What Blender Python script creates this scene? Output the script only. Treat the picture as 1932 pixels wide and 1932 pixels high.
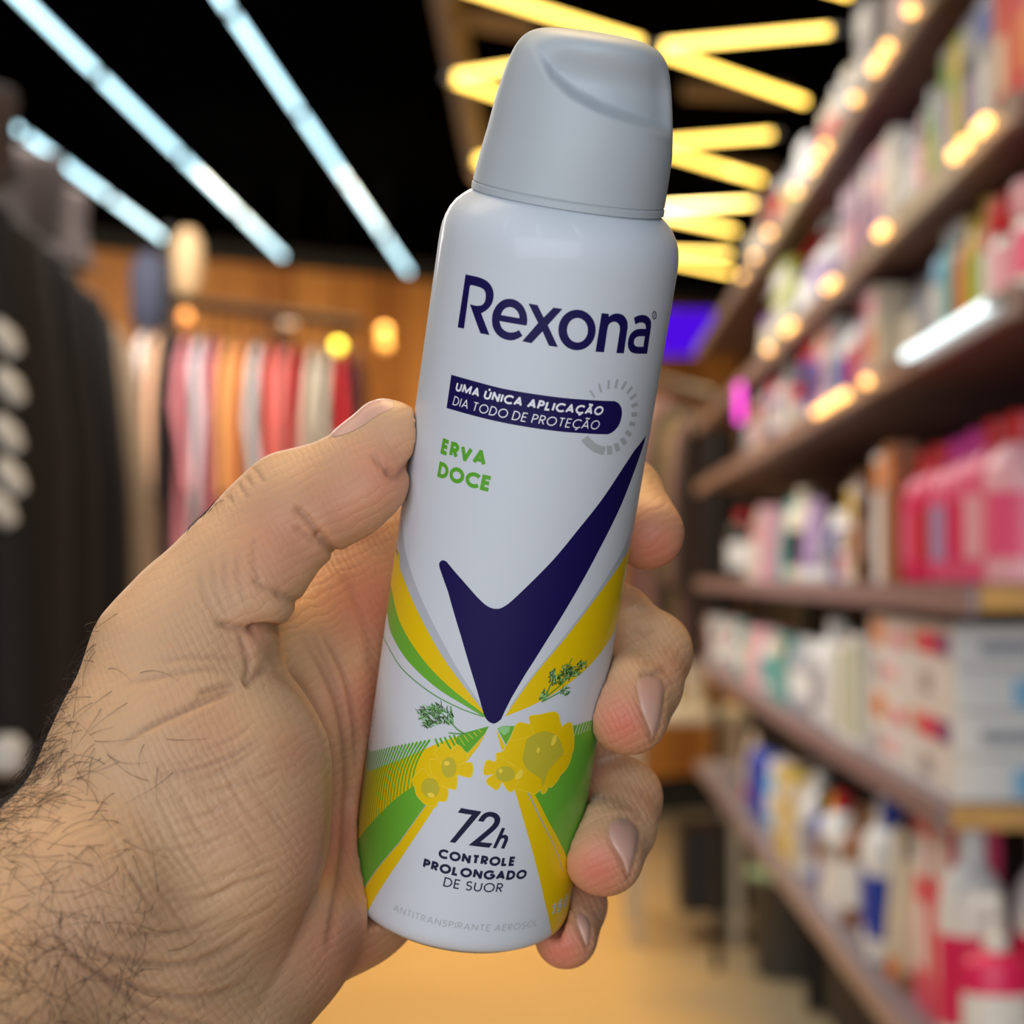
import bpy, bmesh, math, random
import numpy as np
from mathutils import Vector, Matrix, geometry

for o in list(bpy.data.objects): bpy.data.objects.remove(o, do_unlink=True)
scene = bpy.context.scene
C = scene.collection
R = math.radians
rnd = random.Random(7)

# ------------------------------------------------------------------ camera
F = 3580.0                       # focal length in pixels of the 1932 px frame
CAM_H = 1.5
PITCH = math.atan((1085 - 966) / F)
cd = bpy.data.cameras.new('camera'); cam = bpy.data.objects.new('camera', cd); C.objects.link(cam)
cd.sensor_width = 36.0; cd.sensor_fit = 'HORIZONTAL'; cd.lens = 36.0 * F / 1932
cd.clip_start = 0.02; cd.clip_end = 100
cam.location = (0, 0, CAM_H); cam.rotation_euler = (R(90) + PITCH, 0, 0)
cd.dof.use_dof = True; cd.dof.focus_distance = 0.353; cd.dof.aperture_fstop = 14.5
scene.camera = cam
MC = Matrix.Translation((0, 0, CAM_H)) @ Matrix.Rotation(R(90) + PITCH, 4, 'X')
MC_np = np.array(MC)

# ------------------------------------------------------------------ world, lights, exposure
scene.view_settings.view_transform = 'Standard'
scene.view_settings.look = 'None'
scene.view_settings.exposure = 0.0
scene.view_settings.gamma = 1.0
try: scene.view_settings.use_curve_mapping = False
except Exception: pass
w = bpy.data.worlds.new('world'); scene.world = w; w.use_nodes = True
w.node_tree.nodes['Background'].inputs[0].default_value = (0.80, 0.86, 1.0, 1)
w.node_tree.nodes['Background'].inputs[1].default_value = 0.05

def area(name, loc, target, sx, sy, power, col):
    l = bpy.data.lights.new(name, 'AREA'); l.shape = 'RECTANGLE'; l.size = sx; l.size_y = sy
    l.energy = power; l.color = col
    o = bpy.data.objects.new(name, l); C.objects.link(o); o.location = loc
    o.rotation_euler = (Vector(target) - Vector(loc)).to_track_quat('-Z', 'Y').to_euler()
    return o
# unseen fills, added: cool one behind the camera, warm ones above the aisle
area('front_fill_light', (-0.6, -3.2, 1.85), (-0.1, 0.35, 1.45), 4.6, 1.9, 122, (0.79, 0.89, 1.0))
for k_, (x_, y_) in enumerate(((-1.3, -0.6), (-0.5, -1.3), (0.6, -0.9))):
    area('strip_light', (x_, y_, 3.05), (x_ * 0.3, 0.35, 1.5), 0.05, 1.8, 3.5, (0.88, 0.95, 1.0))
area('fill_light_overhead', (-0.9, 0.9, 3.2), (-0.5, 0.9, 0), 0.8, 1.6, 13, (1.0, 0.86, 0.66))  # fills added below the ceiling, since the tubes alone give little light
area('fill_light_warm', (0.15, 1.2, 3.2), (0.15, 1.2, 0), 0.8, 1.4, 30, (1.0, 0.70, 0.34))
area('fill_light_aisle', (-0.5, 4.0, 3.2), (0.5, 4.0, 1.0), 1.0, 3.6, 108, (1.0, 0.94, 0.87))
area('fill_light_far', (-0.2, 8.0, 3.2), (-0.2, 8.6, 0), 2.2, 1.6, 190, (1.0, 0.80, 0.48))
area('rack_fill_light', (-0.75, 4.3, 3.2), (-0.75, 5.3, 1.7), 0.8, 0.3, 26, (1.0, 0.92, 0.84))  # unseen fill added to brighten the coloured tops

# ------------------------------------------------------------------ helpers
def cpt(px, py, wmm):
    """pixel + depth in mm -> Blender camera-space mm (x right, y up, z back)"""
    return np.array([(px - 966) / F * wmm, (966 - py) / F * wmm, -wmm])
def cam2world(P):
    P = np.asarray(P, float) * 0.001
    return P @ MC_np[:3, :3].T + MC_np[:3, 3]
def ray_world(px, py):
    d = np.array([(px - 966) / F, (966 - py) / F, -1.0])
    return MC_np[:3, :3] @ d
def at_z(px, py, z):
    d = ray_world(px, py); t = (z - CAM_H) / d[2]
    return Vector((d[0] * t, d[1] * t, z))
def at_d(px, py, dist):
    d = ray_world(px, py); t = dist / d[1]
    return Vector((d[0] * t, dist, CAM_H + d[2] * t))

MATS = {}
def mat(name, col, rough=0.5, metal=0.0, spec=0.5, emit=None, es=1.0, coat=0.0, noise=0.0, nscale=40, bump=0.0, sss=0.0):
    if name in MATS: return MATS[name]
    m = bpy.data.materials.new(name); m.use_nodes = True; MATS[name] = m
    nt = m.node_tree; b = nt.nodes['Principled BSDF']
    b.inputs['Base Color'].default_value = (*col, 1)
    b.inputs['Roughness'].default_value = rough
    b.inputs['Metallic'].default_value = metal
    b.inputs['Specular IOR Level'].default_value = spec
    b.inputs['Coat Weight'].default_value = coat
    if sss: b.inputs['Subsurface Weight'].default_value = sss; b.inputs['Subsurface Scale'].default_value = 0.004
    if emit:
        b.inputs['Emission Color'].default_value = (*emit, 1); b.inputs['Emission Strength'].default_value = es
    if noise or bump:
        tc = nt.nodes.new('ShaderNodeTexCoord'); n = nt.nodes.new('ShaderNodeTexNoise')
        n.inputs['Scale'].default_value = nscale; n.inputs['Detail'].default_value = 4
        nt.links.new(tc.outputs['Object'], n.inputs['Vector'])
        if noise:
            mx = nt.nodes.new('ShaderNodeMix'); mx.data_type = 'RGBA'
            mx.inputs[6].default_value = (*[c * (1 - noise) for c in col], 1)
            mx.inputs[7].default_value = (*[min(1, c * (1 + noise)) for c in col], 1)
            nt.links.new(n.outputs['Fac'], mx.inputs[0]); nt.links.new(mx.outputs[2], b.inputs['Base Color'])
        if bump:
            bp = nt.nodes.new('ShaderNodeBump'); bp.inputs['Strength'].default_value = bump; bp.inputs['Distance'].default_value = 0.002
            nt.links.new(n.outputs['Fac'], bp.inputs['Height']); nt.links.new(bp.outputs[0], b.inputs['Normal'])
    return m
def srgb(r, g, b):
    f = lambda c: (c / 255 / 12.92) if c / 255 < 0.04045 else ((c / 255 + 0.055) / 1.055) ** 2.4
    return (f(r), f(g), f(b))

def link(name, me, parent=None, m=None):
    o = bpy.data.objects.new(name, me); C.objects.link(o)
    if parent: o.parent = parent
    if m and me is not None and not me.materials: me.materials.append(m)
    return o
def mesh(name, vs, fs, smooth=False):
    me = bpy.data.meshes.new(name); me.from_pydata([tuple(v) for v in vs], [], fs); me.update()
    if smooth: me.polygons.foreach_set('use_smooth', [True] * len(me.polygons))
    return me
def empty(name, loc=(0, 0, 0), rz=0):
    o = bpy.data.objects.new(name, None); C.objects.link(o); o.location = loc; o.rotation_euler = (0, 0, rz); o.empty_display_size = 0.05
    return o
def tag(o, label=None, cat=None, group=None, kind=None):
    if label: o['label'] = label
    if cat: o['category'] = cat
    if group: o['group'] = group
    if kind: o['kind'] = kind
    return o
def objmat(o, m):
    if not o.data.materials: o.data.materials.append(m)
    o.material_slots[0].link = 'OBJECT'; o.material_slots[0].material = m
    return o

class MB:
    """collects verts / faces for one mesh"""
    def __init__(s): s.v = []; s.f = []
    def box(s, c, size, rot=None):
        b = len(s.v)
        for dx in (-.5, .5):
            for dy in (-.5, .5):
                for dz in (-.5, .5):
                    p = Vector((dx * size[0], dy * size[1], dz * size[2]))
                    if rot: p = rot @ p
                    s.v.append(Vector(c) + p)
        for f in ((0, 1, 3, 2), (4, 6, 7, 5), (0, 4, 5, 1), (2, 3, 7, 6), (0, 2, 6, 4), (1, 5, 7, 3)):
            s.f.append(tuple(b + i for i in f))
        return s
    def tube(s, pts, r, n=10, cap=True):
        b = len(s.v); pts = [Vector(p) for p in pts]; k = len(pts)
        rr = r if isinstance(r, (list, tuple)) else [r] * k
        prev = None
        for i, p in enumerate(pts):
            t = (pts[min(i + 1, k - 1)] - pts[max(i - 1, 0)]).normalized()
            a = prev if prev is not None else (Vector((0, 0, 1)) if abs(t.z) < .9 else Vector((1, 0, 0)))
            u = (a - t * a.dot(t)).normalized(); prev = u; v = t.cross(u)
            for j in range(n):
                th = 2 * math.pi * j / n
                s.v.append(p + (u * math.cos(th) + v * math.sin(th)) * rr[i])
        for i in range(k - 1):
            for j in range(n):
                a0 = b + i * n + j; a1 = b + i * n + (j + 1) % n
                s.f.append((a0, a1, a1 + n, a0 + n))
        if cap:
            s.f.append(tuple(b + j for j in reversed(range(n)))); s.f.append(tuple(b + (k - 1) * n + j for j in range(n)))
        return s
    def lathe(s, prof, n=24, sx=1, sy=1, cap=True):
        b = len(s.v)
        for (r, z) in prof:
            for j in range(n):
                th = 2 * math.pi * j / n
                s.v.append(Vector((r * math.cos(th) * sx, r * math.sin(th) * sy, z)))
        for i in range(len(prof) - 1):
            for j in range(n):
                a0 = b + i * n + j; a1 = b + i * n + (j + 1) % n
                s.f.append((a0, a1, a1 + n, a0 + n))
        if cap:
            s.f.append(tuple(b + j for j in reversed(range(n)))); s.f.append(tuple(b + (len(prof) - 1) * n + j for j in range(n)))
        return s
    def mesh(s, name, smooth=False, bevel=0.0):
        me = mesh(name, s.v, s.f, smooth)
        if bevel:
            bm = bmesh.new(); bm.from_mesh(me)
            bmesh.ops.bevel(bm, geom=[e for e in bm.edges], offset=bevel, segments=2, affect='EDGES', profile=0.5)
            bm.to_mesh(me); bm.free()
        if smooth:
            try: me.set_sharp_from_angle(angle=R(40))
            except Exception: pass
        return me
    def build(s, name, m, parent=None, smooth=False, bevel=0.0):
        return link(name, s.mesh(name, smooth, bevel), parent, m)

# ================================================================== the room
CEIL = 3.35
M_floor = mat('floor_polished', srgb(196, 160, 106), 0.42, noise=0.10, nscale=1.3, spec=0.4)
def glow_floor(m):
    # yellow lamp glow painted in: tan floor fades to grey towards the shelves
    nt = m.node_tree; b = nt.nodes['Principled BSDF']; src = b.inputs['Base Color'].links[0].from_socket
    tc = nt.nodes.new('ShaderNodeTexCoord'); sx = nt.nodes.new('ShaderNodeSeparateXYZ'); n = nt.nodes.new('ShaderNodeTexNoise'); n.inputs['Scale'].default_value = 2.2
    nt.links.new(tc.outputs['Object'], sx.inputs[0]); nt.links.new(tc.outputs['Object'], n.inputs['Vector'])
    ad = nt.nodes.new('ShaderNodeMath'); ad.operation = 'MULTIPLY_ADD'; ad.inputs[1].default_value = 0.5; nt.links.new(n.outputs['Fac'], ad.inputs[0]); nt.links.new(sx.outputs['X'], ad.inputs[2])
    mr = nt.nodes.new('ShaderNodeMapRange'); mr.inputs[1].default_value = 0.45; mr.inputs[2].default_value = 0.95; nt.links.new(ad.outputs[0], mr.inputs[0])
    mx = nt.nodes.new('ShaderNodeMix'); mx.data_type = 'RGBA'; mx.inputs[7].default_value = (*srgb(134, 126, 114), 1); nt.links.new(mr.outputs[0], mx.inputs[0]); nt.links.new(src, mx.inputs[6]); nt.links.new(mx.outputs[2], b.inputs['Base Color'])
glow_floor(M_floor)
M_ceil = mat('ceiling_black', (0.0012, 0.0012, 0.0015), 1.0, spec=0.0)
M_dark = mat('wall_dark', (0.012, 0.011, 0.011), 0.8)
def slab(name, c, size, m, rz=0, parent=None, kind='structure'):
    o = MB().box((0, 0, 0), size).build(name, m, parent); o.location = c; o.rotation_euler = (0, 0, rz)
    if kind and not parent: o['kind'] = kind
    return o
slab('floor', (0.2, 4.2, -0.05), (9.0, 20.0, 0.1), M_floor)
slab('ceiling', (0.2, 4.2, CEIL + 0.05), (9.0, 20.0, 0.1), M_ceil)
slab('wall_left', (-4.2, 4.2, CEIL / 2), (0.1, 20.0, CEIL), M_dark)
slab('wall_right', (1.55, 4.2, CEIL / 2), (0.1, 20.0, CEIL), M_dark)
slab('wall_front', (-1.3, -3.6, CEIL / 2), (6.0, 0.1, CEIL), mat('wall_pale', (0.55, 0.55, 0.56), 0.8))
# timber back wall, turned a little, plank by plank
WA = at_d(-100, 600, 9.6); WB = at_d(1500, 600, 12.6); wdir = Vector((WB.x - WA.x, WB.y - WA.y, 0)); wl = wdir.length; wang = math.atan2(wdir.y, wdir.x)
wb = slab('wall_back', ((WA.x + WB.x) / 2, (WA.y + WB.y) / 2 + 0.1, CEIL / 2), (wl + 3.5, 0.1, CEIL), M_dark, wang)
M_pl = [mat('timber_plank_%d' % i, srgb(*c), 0.55, noise=0.25, nscale=9) for i, c in enumerate(((186, 122, 58), (168, 106, 48), (198, 134, 68)))]
pk = MB().box((0, 0, 0), (0.235, 0.03, 3.0)).mesh('plank')
for i in range(int((wl + 1.5) / 0.24)):
    o = link('plank', pk, wb); objmat(o, M_pl[(i * 7) % 3]); o.location = (-(wl + 1.5) / 2 + 0.12 + i * 0.24, -0.07 - 0.006 * (i % 2), 0.05)
lw = area('wall_washer_light', tuple(WA.lerp(WB, 0.30) + Vector((0.25, -1.0, 1.3))), tuple(WA.lerp(WB, 0.32) - Vector((0, 0, 0.2))), 2.6, 0.2, 300, (1.0, 0.62, 0.24))

# ------------------------------------------------------------------ ceiling tubes
M_cool = mat('tube_cool', (0.9, 0.95, 1), 0.4, emit=(0.50, 0.86, 1.0), es=3.8)
M_warm = mat('tube_warm', (1, .9, .6), 0.4, emit=(1.0, 0.62, 0.10), es=5.6)
M_capm = mat('tube_end_cap', (0.3, 0.3, 0.3), 0.5)
def tube_lamp(name, A, B, r, m, label, group, cat='lamp'):
    A, B = Vector(A), Vector(B); o = empty(name, (A + B) / 2); d = (B - A).normalized()
    h = (B - A) / 2
    MB().tube([-h + d * 0.038, h - d * 0.038], r, 12).build('tube', m, o, smooth=True)
    for s in (-1, 1): MB().tube([h * s - d * s * 0.04, h * s], r * 0.92, 10).build('end_cap', M_capm, o)
    if A.z > 3: 
        for s in (-.7, .7): MB().tube([h * s, h * s + Vector((0, 0, CEIL - A.z))], 0.002, 5).build('hanging_rod', M_ceil, o)
    tag(o, label, cat, group); return o
# cool rows on the left: straight runs of end-to-end tubes
ordn = ['first', 'second', 'third', 'fourth', 'fifth', 'sixth', 'seventh', 'eighth', 'ninth', 'tenth', 'eleventh', 'twelfth', 'thirteenth', 'fourteenth', 'fifteenth', 'sixteenth', 'seventeenth', 'eighteenth', 'nineteenth', 'twentieth', 'twenty-first', 'twenty-second', 'twenty-third', 'twenty-fourth', 'twenty-fifth', 'twenty-sixth', 'twenty-seventh', 'twenty-eighth', 'twenty-ninth', 'thirtieth']
ZT = 3.1
for (near, far, row) in (((420, 0), (772, 515), 'nearest the can'), ((42, 0), (535, 485), 'second from the can'), ((165, 342), (325, 462), 'furthest left')):
    A = at_z(*near, ZT); B = at_z(*far, ZT); d = (A - B).normalized(); L = 1.17; k = 0; q = B
    end_y = 5.6 if row == 'furthest left' else 1.0
    while q.y > end_y:
        e = q + d * L; tube_lamp('tube_lamp', q, e - d * 0.01, 0.011, M_cool, 'cool white ceiling tube, %s from the far end, row %s' % (ordn[k], row), 'cool white ceiling tubes'); q = e; k += 1
# warm zigzag
def wt(p, q, lab_): tube_lamp('tube_lamp', at_z(*p, ZT), at_z(*q, ZT), 0.0115, M_warm, lab_, 'warm zigzag ceiling tubes')
nodes = [(1225, 88), (1211, 272), (1205, 395), (1201, 476), (1198, 537), (1195, 585)]
lefts = [(790, -52), (842, 146), (884, 300), (922, 412), (948, 494), (972, 560)]
ra_ = [(1590, 55), (1476, 252), (1437, 382), (1391, 480), (1380, 546), (1366, 592)]
rb_ = [(1528, 195), (1446, 342), (1395, 438), (1386, 516), (1358, 590), (1340, 630)]
for i in range(4):
    n_ = nodes[i]; o_ = ordn[i]
    wt((n_[0] + 6, n_[1]), ra_[i], 'warm tube towards the shelves, flat one of the %s pair' % o_)
    wt((n_[0] + 6, n_[1] + 3), rb_[i], 'warm tube towards the shelves, slanting one of the %s pair' % o_)
    wt(lefts[i], (n_[0] - 4, n_[1] - 4), 'warm yellow tube, %s zigzag leg on the can side, sloping away' % o_)
    wt(lefts[i + 1], (n_[0] - 4, n_[1] + 2), 'warm yellow tube, %s zigzag leg on the can side, sloping back' % o_)
wt((1400, -70), (1618, -8), 'warm yellow tube whose tip shows at the top edge above the shelves')
# pale beams above the zigzag
M_beam = mat('beam', srgb(120, 96, 72), 0.7)
def beam(p, q, z, wd, label):
    A, B = at_z(*p, z), at_z(*q, z); o = MB().tube([A, B], wd, 4).build('ceiling_beam', M_beam); tag(o, label, 'beam', 'ceiling beams')
beam((838, -30), (905, 330), 3.3, 0.05, 'brown beam running away above the left tips of the zigzag lamps')
beam((860, 22), (1000, 48), 3.3, 0.05, 'short brown cross beam beside the top of the cap')
beam((1290, 168), (1490, 178), 3.3, 0.04, 'brown cross beam between the first pair of warm tubes')
beam((1330, 305), (1460, 318), 3.3, 0.04, 'brown cross beam between the second pair of warm tubes')

# ------------------------------------------------------------------ shelving on the right
YAW = math.atan((1041 - 966) / F)
def sh(l, d, z): return Vector((d * math.sin(YAW) + l * math.cos(YAW), d * math.cos(YAW) - l * math.sin(YAW), z))
SH_Z = [2.285, 2.025, 1.815, 1.487, 1.205, 0.855]      # top faces
SH_N = ['topmost', 'second highest', 'lit', 'eye-level', 'lower', 'bottom']
SH_D0 = [2.0, 2.05, 2.06, 2.28, 2.46, 2.15]; SH_D1 = 6.6; SH_L = 0.5
M_shelf = [mat('shelf_board_rose', srgb(104, 74, 72), 0.6), mat('shelf_board_mauve', srgb(116, 104, 114), 0.55)]
M_rail = mat('shelf_rail', srgb(128, 114, 122), 0.35, spec=0.6); M_tan = mat('shelf_end_wood', srgb(196, 152, 84), 0.5, noise=.2, nscale=30)
unit = empty('shelving_unit', sh(0.7, 2.4, 0), -YAW); tag(unit, 'long shop shelving unit along the right side of the aisle', 'shelves')
def in_unit(o): o.parent = unit; return o
bp_ = slab('back_panel', (0.245, 2.1, 1.25), (0.02, 4.4, 2.5), mat('shelf_back', (0.02, 0.017, 0.018), 0.7), parent=unit)
for i, z in enumerate(SH_Z):
    L = SH_D1 - SH_D0[i]
    bd = MB().box((0.02, 0, 0), (0.42, L, 0.022)).build('shelf_board', M_shelf[0 if z > 1.5 else 1], unit); bd.location = (0.0, SH_D0[i] + L / 2 - 2.4, z - 0.011)
    rl = MB().box((-0.196, 0, -0.006), (0.012, L, 0.036)).build('price_rail', M_rail if i > 2 else mat('shelf_rail_warm', srgb(140, 116, 106), 0.35), bd)
    if i in (3, 4): MB().box((0.02, -L / 2 - 0.006, -0.004), (0.42, 0.012, 0.03)).build('end_edging', M_tan, bd)
for d in (6.6, 4.4): MB().box((0.2, d - 2.4, 1.2), (0.05, 0.04, 2.4)).build('upright', M_dark, unit)
# LED bar under the lit shelf edge
A, B = sh(0.489, 2.66, SH_Z[2] - .012), sh(0.489, 2.08, SH_Z[2] - .012)
tube_lamp('led_bar', A, B, 0.007, mat('led_cool', (.9, .95, 1), .4, emit=(0.75, 0.95, 1.0), es=2.2), 'cool white LED bar on the edge of the lit shelf', None)
# warm glints: tube reflections on the rails, put in as small glowing beads
M_glint = mat('glint_warm', (1, .8, .5), .3, emit=(1.0, 0.50, 0.13), es=4.2)
glint_me = MB().lathe([(0.002, -0.008), (0.006, -0.0055), (0.008, 0.0), (0.006, 0.0055), (0.002, 0.008)], 10).mesh('rail_glint', True)
def rail_glints(pts, edge):
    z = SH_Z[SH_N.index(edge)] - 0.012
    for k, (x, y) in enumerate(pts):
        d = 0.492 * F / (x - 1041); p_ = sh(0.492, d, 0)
        o = link('rail_glint', glint_me, None); objmat(o, M_glint); o.location = (p_.x, p_.y, z)
        tag(o, 'warm tube reflection as a glowing bead, %s from the far end along the %s shelf edge' % (ordn[k], edge), 'light', 'warm tube reflections on the shelf edges')
rail_glints([(1401, 505), (1424, 463), (1453, 423), (1504, 353), (1532, 302), (1545, 282), (1558, 258), (1615, 184), (1652, 122), (1664, 98), (1678, 70), (1722, -2)], 'topmost')
rail_glints([(1450, 630), (1484, 590), (1494, 580), (1562, 518), (1572, 508), (1660, 420), (1668, 408), (1802, 302), (1822, 288), (1848, 262), (1862, 236)], 'second highest')
rail_glints([(1540, 806), (1552, 802), (1566, 800), (1582, 795), (1594, 792), (1634, 748)], 'lit')
o = MB().box((0, 0, 0), (0.016, 0.03, 0.10)).build('price_sign', mat('neon_magenta', (1, .1, .8), .5, emit=(1.0, 0.08, 0.75), es=1.3), bevel=0.004); o.location = at_d(1396, 760, 4.9)
tag(o, 'small glowing magenta sign standing on the eye-level shelf edge', 'sign')

# ------------------------------------------------------------------ products
PAL = {'pink': (236, 92, 132), 'hot pink': (226, 40, 96), 'pale pink': (240, 176, 186), 'red': (206, 34, 40), 'white': (232, 230, 226), 'cream': (226, 212, 186), 'blue': (34, 66, 168), 'navy': (34, 38, 78),
       'purple': (110, 64, 140), 'magenta': (206, 44, 150), 'green': (112, 158, 62), 'lime': (176, 190, 60), 'teal': (80, 170, 168), 'yellow': (226, 190, 46), 'orange': (224, 128, 44), 'brown': (146, 92, 52), 'black': (22, 20, 22), 'grey': (160, 160, 166), 'sky blue': (130, 190, 226), 'wine': (120, 26, 48), 'lilac': (176, 150, 190)}
def pm(c): return mat('product_' + c.replace(' ', '_'), srgb(*PAL[c]), 0.34, spec=0.5)
PM = {}
def parts_of(kind):
    if kind in PM: return PM[kind]
    P = []
    if kind == 'bottle':
        P = [('body', MB().lathe([(.30, 0), (.36, .02), (.37, .06), (.37, .62), (.34, .72), (.22, .80), (.14, .83)], 20).mesh('body', True), 0),
             ('cap', MB().lathe([(.15, .82), (.16, .83), (.16, .98), (.13, 1.0)], 16).mesh('cap', True), 1),
             ('label_band', MB().lathe([(.376, .16), (.376, .54)], 20, cap=False).mesh('label_band', True), 2)]
    elif kind == 'pump bottle':
        m = MB().tube([(0, 0, .8), (0, 0, .95)], .05, 8); m.tube([(0.04, 0, .96), (-.24, 0, .95), (-.27, 0, .91)], .035, 8); m.lathe([(.15, .72), (.15, .80)], 14)
        P = [('body', MB().lathe([(.32, 0), (.40, .02), (.41, .06), (.40, .60), (.36, .67), (.16, .72)], 20, 1, .7).mesh('body', True), 0), ('pump', m.mesh('pump', True), 1),
             ('label_band', MB().lathe([(.416, .12), (.408, .52)], 20, 1, .7, cap=False).mesh('label_band', True), 2)]
    elif kind == 'spray can':
        P = [('body', MB().lathe([(.26, 0), (.28, .01), (.28, .68), (.24, .74), (.2, .76)], 20).mesh('body', True), 0),
             ('cap', MB().lathe([(.22, .755), (.22, .9), (.19, .97), (.1, 1.0)], 16).mesh('cap', True), 1), ('label_band', MB().lathe([(.284, .2), (.284, .5)], 20, cap=False).mesh('label_band', True), 2)]
    elif kind == 'tube':
        m = MB(); n = 18; b0 = 0
        for z, a, b in ((.14, .2, .2), (.3, .27, .22), (.6, .32, .15), (.9, .35, .06), (1.0, .35, .02)):
            for j in range(n): m.v.append(Vector((b * math.sin(6.2832 * j / n), a * math.cos(6.2832 * j / n), z)))
        for i in range(4):
            for j in range(n): m.f.append((i * n + j, i * n + (j + 1) % n, (i + 1) * n + (j + 1) % n, (i + 1) * n + j))
        m.f.append(tuple(range(n))); m.f.append(tuple(4 * n + j for j in range(n)))
        P = [('body', m.mesh('body', True), 0), ('cap', MB().lathe([(.2, 0), (.22, .01), (.21, .15), (.18, .16)], 16).mesh('cap', True), 1)]
    elif kind == 'jar':
        P = [('body', MB().lathe([(.42, 0), (.48, .03), (.49, .1), (.48, .62), (.44, .68)], 22).mesh('body', True), 0), ('lid', MB().lathe([(.5, .68), (.51, .7), (.51, .96), (.47, 1.0)], 22).mesh('lid', True), 1),
             ('label_band', MB().lathe([(.495, .16), (.488, .56)], 22, cap=False).mesh('label_band', True), 2)]
    elif kind == 'box':
        P = [('body', MB().box((0, 0, .5), (.5, .8, 1.0)).mesh('body', False, .012), 0), ('top_panel', MB().box((-.253, 0, .82), (.006, .72, .22)).mesh('top_panel'), 1), ('label_panel', MB().box((-.253, 0, .4), (.006, .5, .34)).mesh('label_panel'), 2)]
    elif kind == 'pouch':
        m = MB(); n = 18
        for z, a, b in ((0, .36, .18), (.1, .40, .2), (.5, .41, .15), (.85, .40, .06), (1.0, .40, .012)):
            for j in range(n): m.v.append(Vector((b * math.sin(6.2832 * j / n), a * math.cos(6.2832 * j / n), z)))
        for i in range(4):
            for j in range(n): m.f.append((i * n + j, i * n + (j + 1) % n, (i + 1) * n + (j + 1) % n, (i + 1) * n + j))
        m.f.append(tuple(range(n))); m.f.append(tuple(4 * n + j for j in range(n)))
        P = [('body', m.mesh('body', True), 0), ('label_panel', MB().lathe([(.415, .25), (.41, .6)], 18, .5, 1, cap=False).mesh('label_panel', True), 2)]
    PM[kind] = P; return P
FULLW = {'bottle': .76, 'pump bottle': .84, 'spray can': .6, 'tube': .72, 'jar': 1.04, 'box': .82, 'pouch': .84}
def product(kind, loc, h, wd, cols, label, group, rz=0.0, cat=None):
    """h height, wd width along the shelf (m)"""
    o = empty(kind.replace(' ', '_'), loc, -YAW + rz); sc = wd / FULLW[kind]
    for nm, me_, ci in parts_of(kind):
        p_ = link(nm, me_, o); objmat(p_, pm(cols[ci])); p_.scale = (sc, sc, h)
    tag(o, label, cat or kind.split()[-1], group); return o
KIND_H = {'bottle': (.17, .22), 'pump bottle': (.17, .22), 'spray can': (.15, .19), 'tube': (.14, .18), 'jar': (.07, .11), 'box': (.12, .19), 'pouch': (.15, .2)}
KIND_W = {'bottle': (.06, .08), 'pump bottle': (.07, .09), 'spray can': (.05, .06), 'tube': (.05, .07), 'jar': (.07, .1), 'box': (.05, .1), 'pouch': (.1, .13)}
def fill(i, spec, d, maxh, palette, kinds, d_end=SH_D1 - .1):
    """spec: near products read off the photo, then a mixed run to the far end"""
    k = 0; z = SH_Z[i]; r = random.Random(100 + i); gap = 0.012
    grp = 'products on the %s shelf' % SH_N[i]
    seq = list(spec)
    while d < d_end and k < 30:
        if seq: kind, h, wd, cols = seq.pop(0)
        else:
            kind = r.choice(kinds); h = min(maxh, r.uniform(*KIND_H[kind]) * 1.12); wd = r.uniform(*KIND_W[kind]) * (1.0 + (d - 2.2) * .18)
            c = r.choice(palette); cols = [c, r.choice(['white', 'white', c, 'black', 'cream', 'red']), r.choice(palette + ['white', 'white'])]
            if r.random() < .35 and k: kind, h, wd, cols = last
        last = (kind, h, wd, cols); dep = wd * (0.8 if kind == 'box' else .55) / FULLW[kind] * (1 if kind != 'pouch' else .5)
        l = SH_L + 0.03 + wd / FULLW[kind] * (.25 if kind == 'box' else .42)
        product(kind, sh(l, d + wd / 2, z), h, wd, cols, '%s %s with %s top, %s along the %s shelf' % (cols[0], kind, cols[1], ordn[k], SH_N[i]), grp, r.uniform(-.06, .06))
        d += wd + gap; k += 1
B_, PB, SC, TU, JA, BX, PO = 'bottle', 'pump bottle', 'spray can', 'tube', 'jar', 'box', 'pouch'
fill(0, [(PO, .17, .1, ['brown', 'brown', 'cream']), (BX, .16, .07, ['lilac', 'purple', 'white']), (B_, .18, .07, ['pale pink', 'magenta', 'white']), (B_, .18, .07, ['pale pink', 'magenta', 'white']), (BX, .17, .08, ['magenta', 'lilac', 'white']), (BX, .17, .08, ['lilac', 'pale pink', 'cream']), (TU, .17, .08, ['green', 'white', 'white']), (TU, .17, .08, ['cream', 'green', 'white'])],
     2.05, .19, ['pale pink', 'lilac', 'cream', 'wine', 'red', 'pale pink', 'grey', 'white', 'lime'], [B_, BX, TU, SC, PO])
fill(1, [(BX, .19, .09, ['red', 'red', 'orange']), (BX, .19, .09, ['red', 'red', 'cream']), (BX, .185, .07, ['grey', 'blue', 'white']), (BX, .185, .07, ['navy', 'grey', 'lilac']), (BX, .18, .06, ['lime', 'yellow', 'yellow']), (BX, .18, .05, ['grey', 'green', 'lilac']), (B_, .19, .07, ['lilac', 'magenta', 'grey']), (B_, .185, .07, ['green', 'lime', 'lime']), (B_, .19, .07, ['wine', 'white', 'pale pink']), (B_, .18, .09, ['grey', 'white', 'white']), (BX, .17, .1, ['white', 'white', 'grey']), (BX, .17, .08, ['pale pink', 'lilac', 'purple']), (BX, .17, .1, ['lilac', 'white', 'purple']), (BX, .17, .1, ['purple', 'lilac', 'pale pink'])],
     2.08, .19, ['lilac', 'white', 'grey', 'pale pink', 'cream', 'purple', 'blue', 'lime'], [B_, BX, TU, PB])
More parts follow.
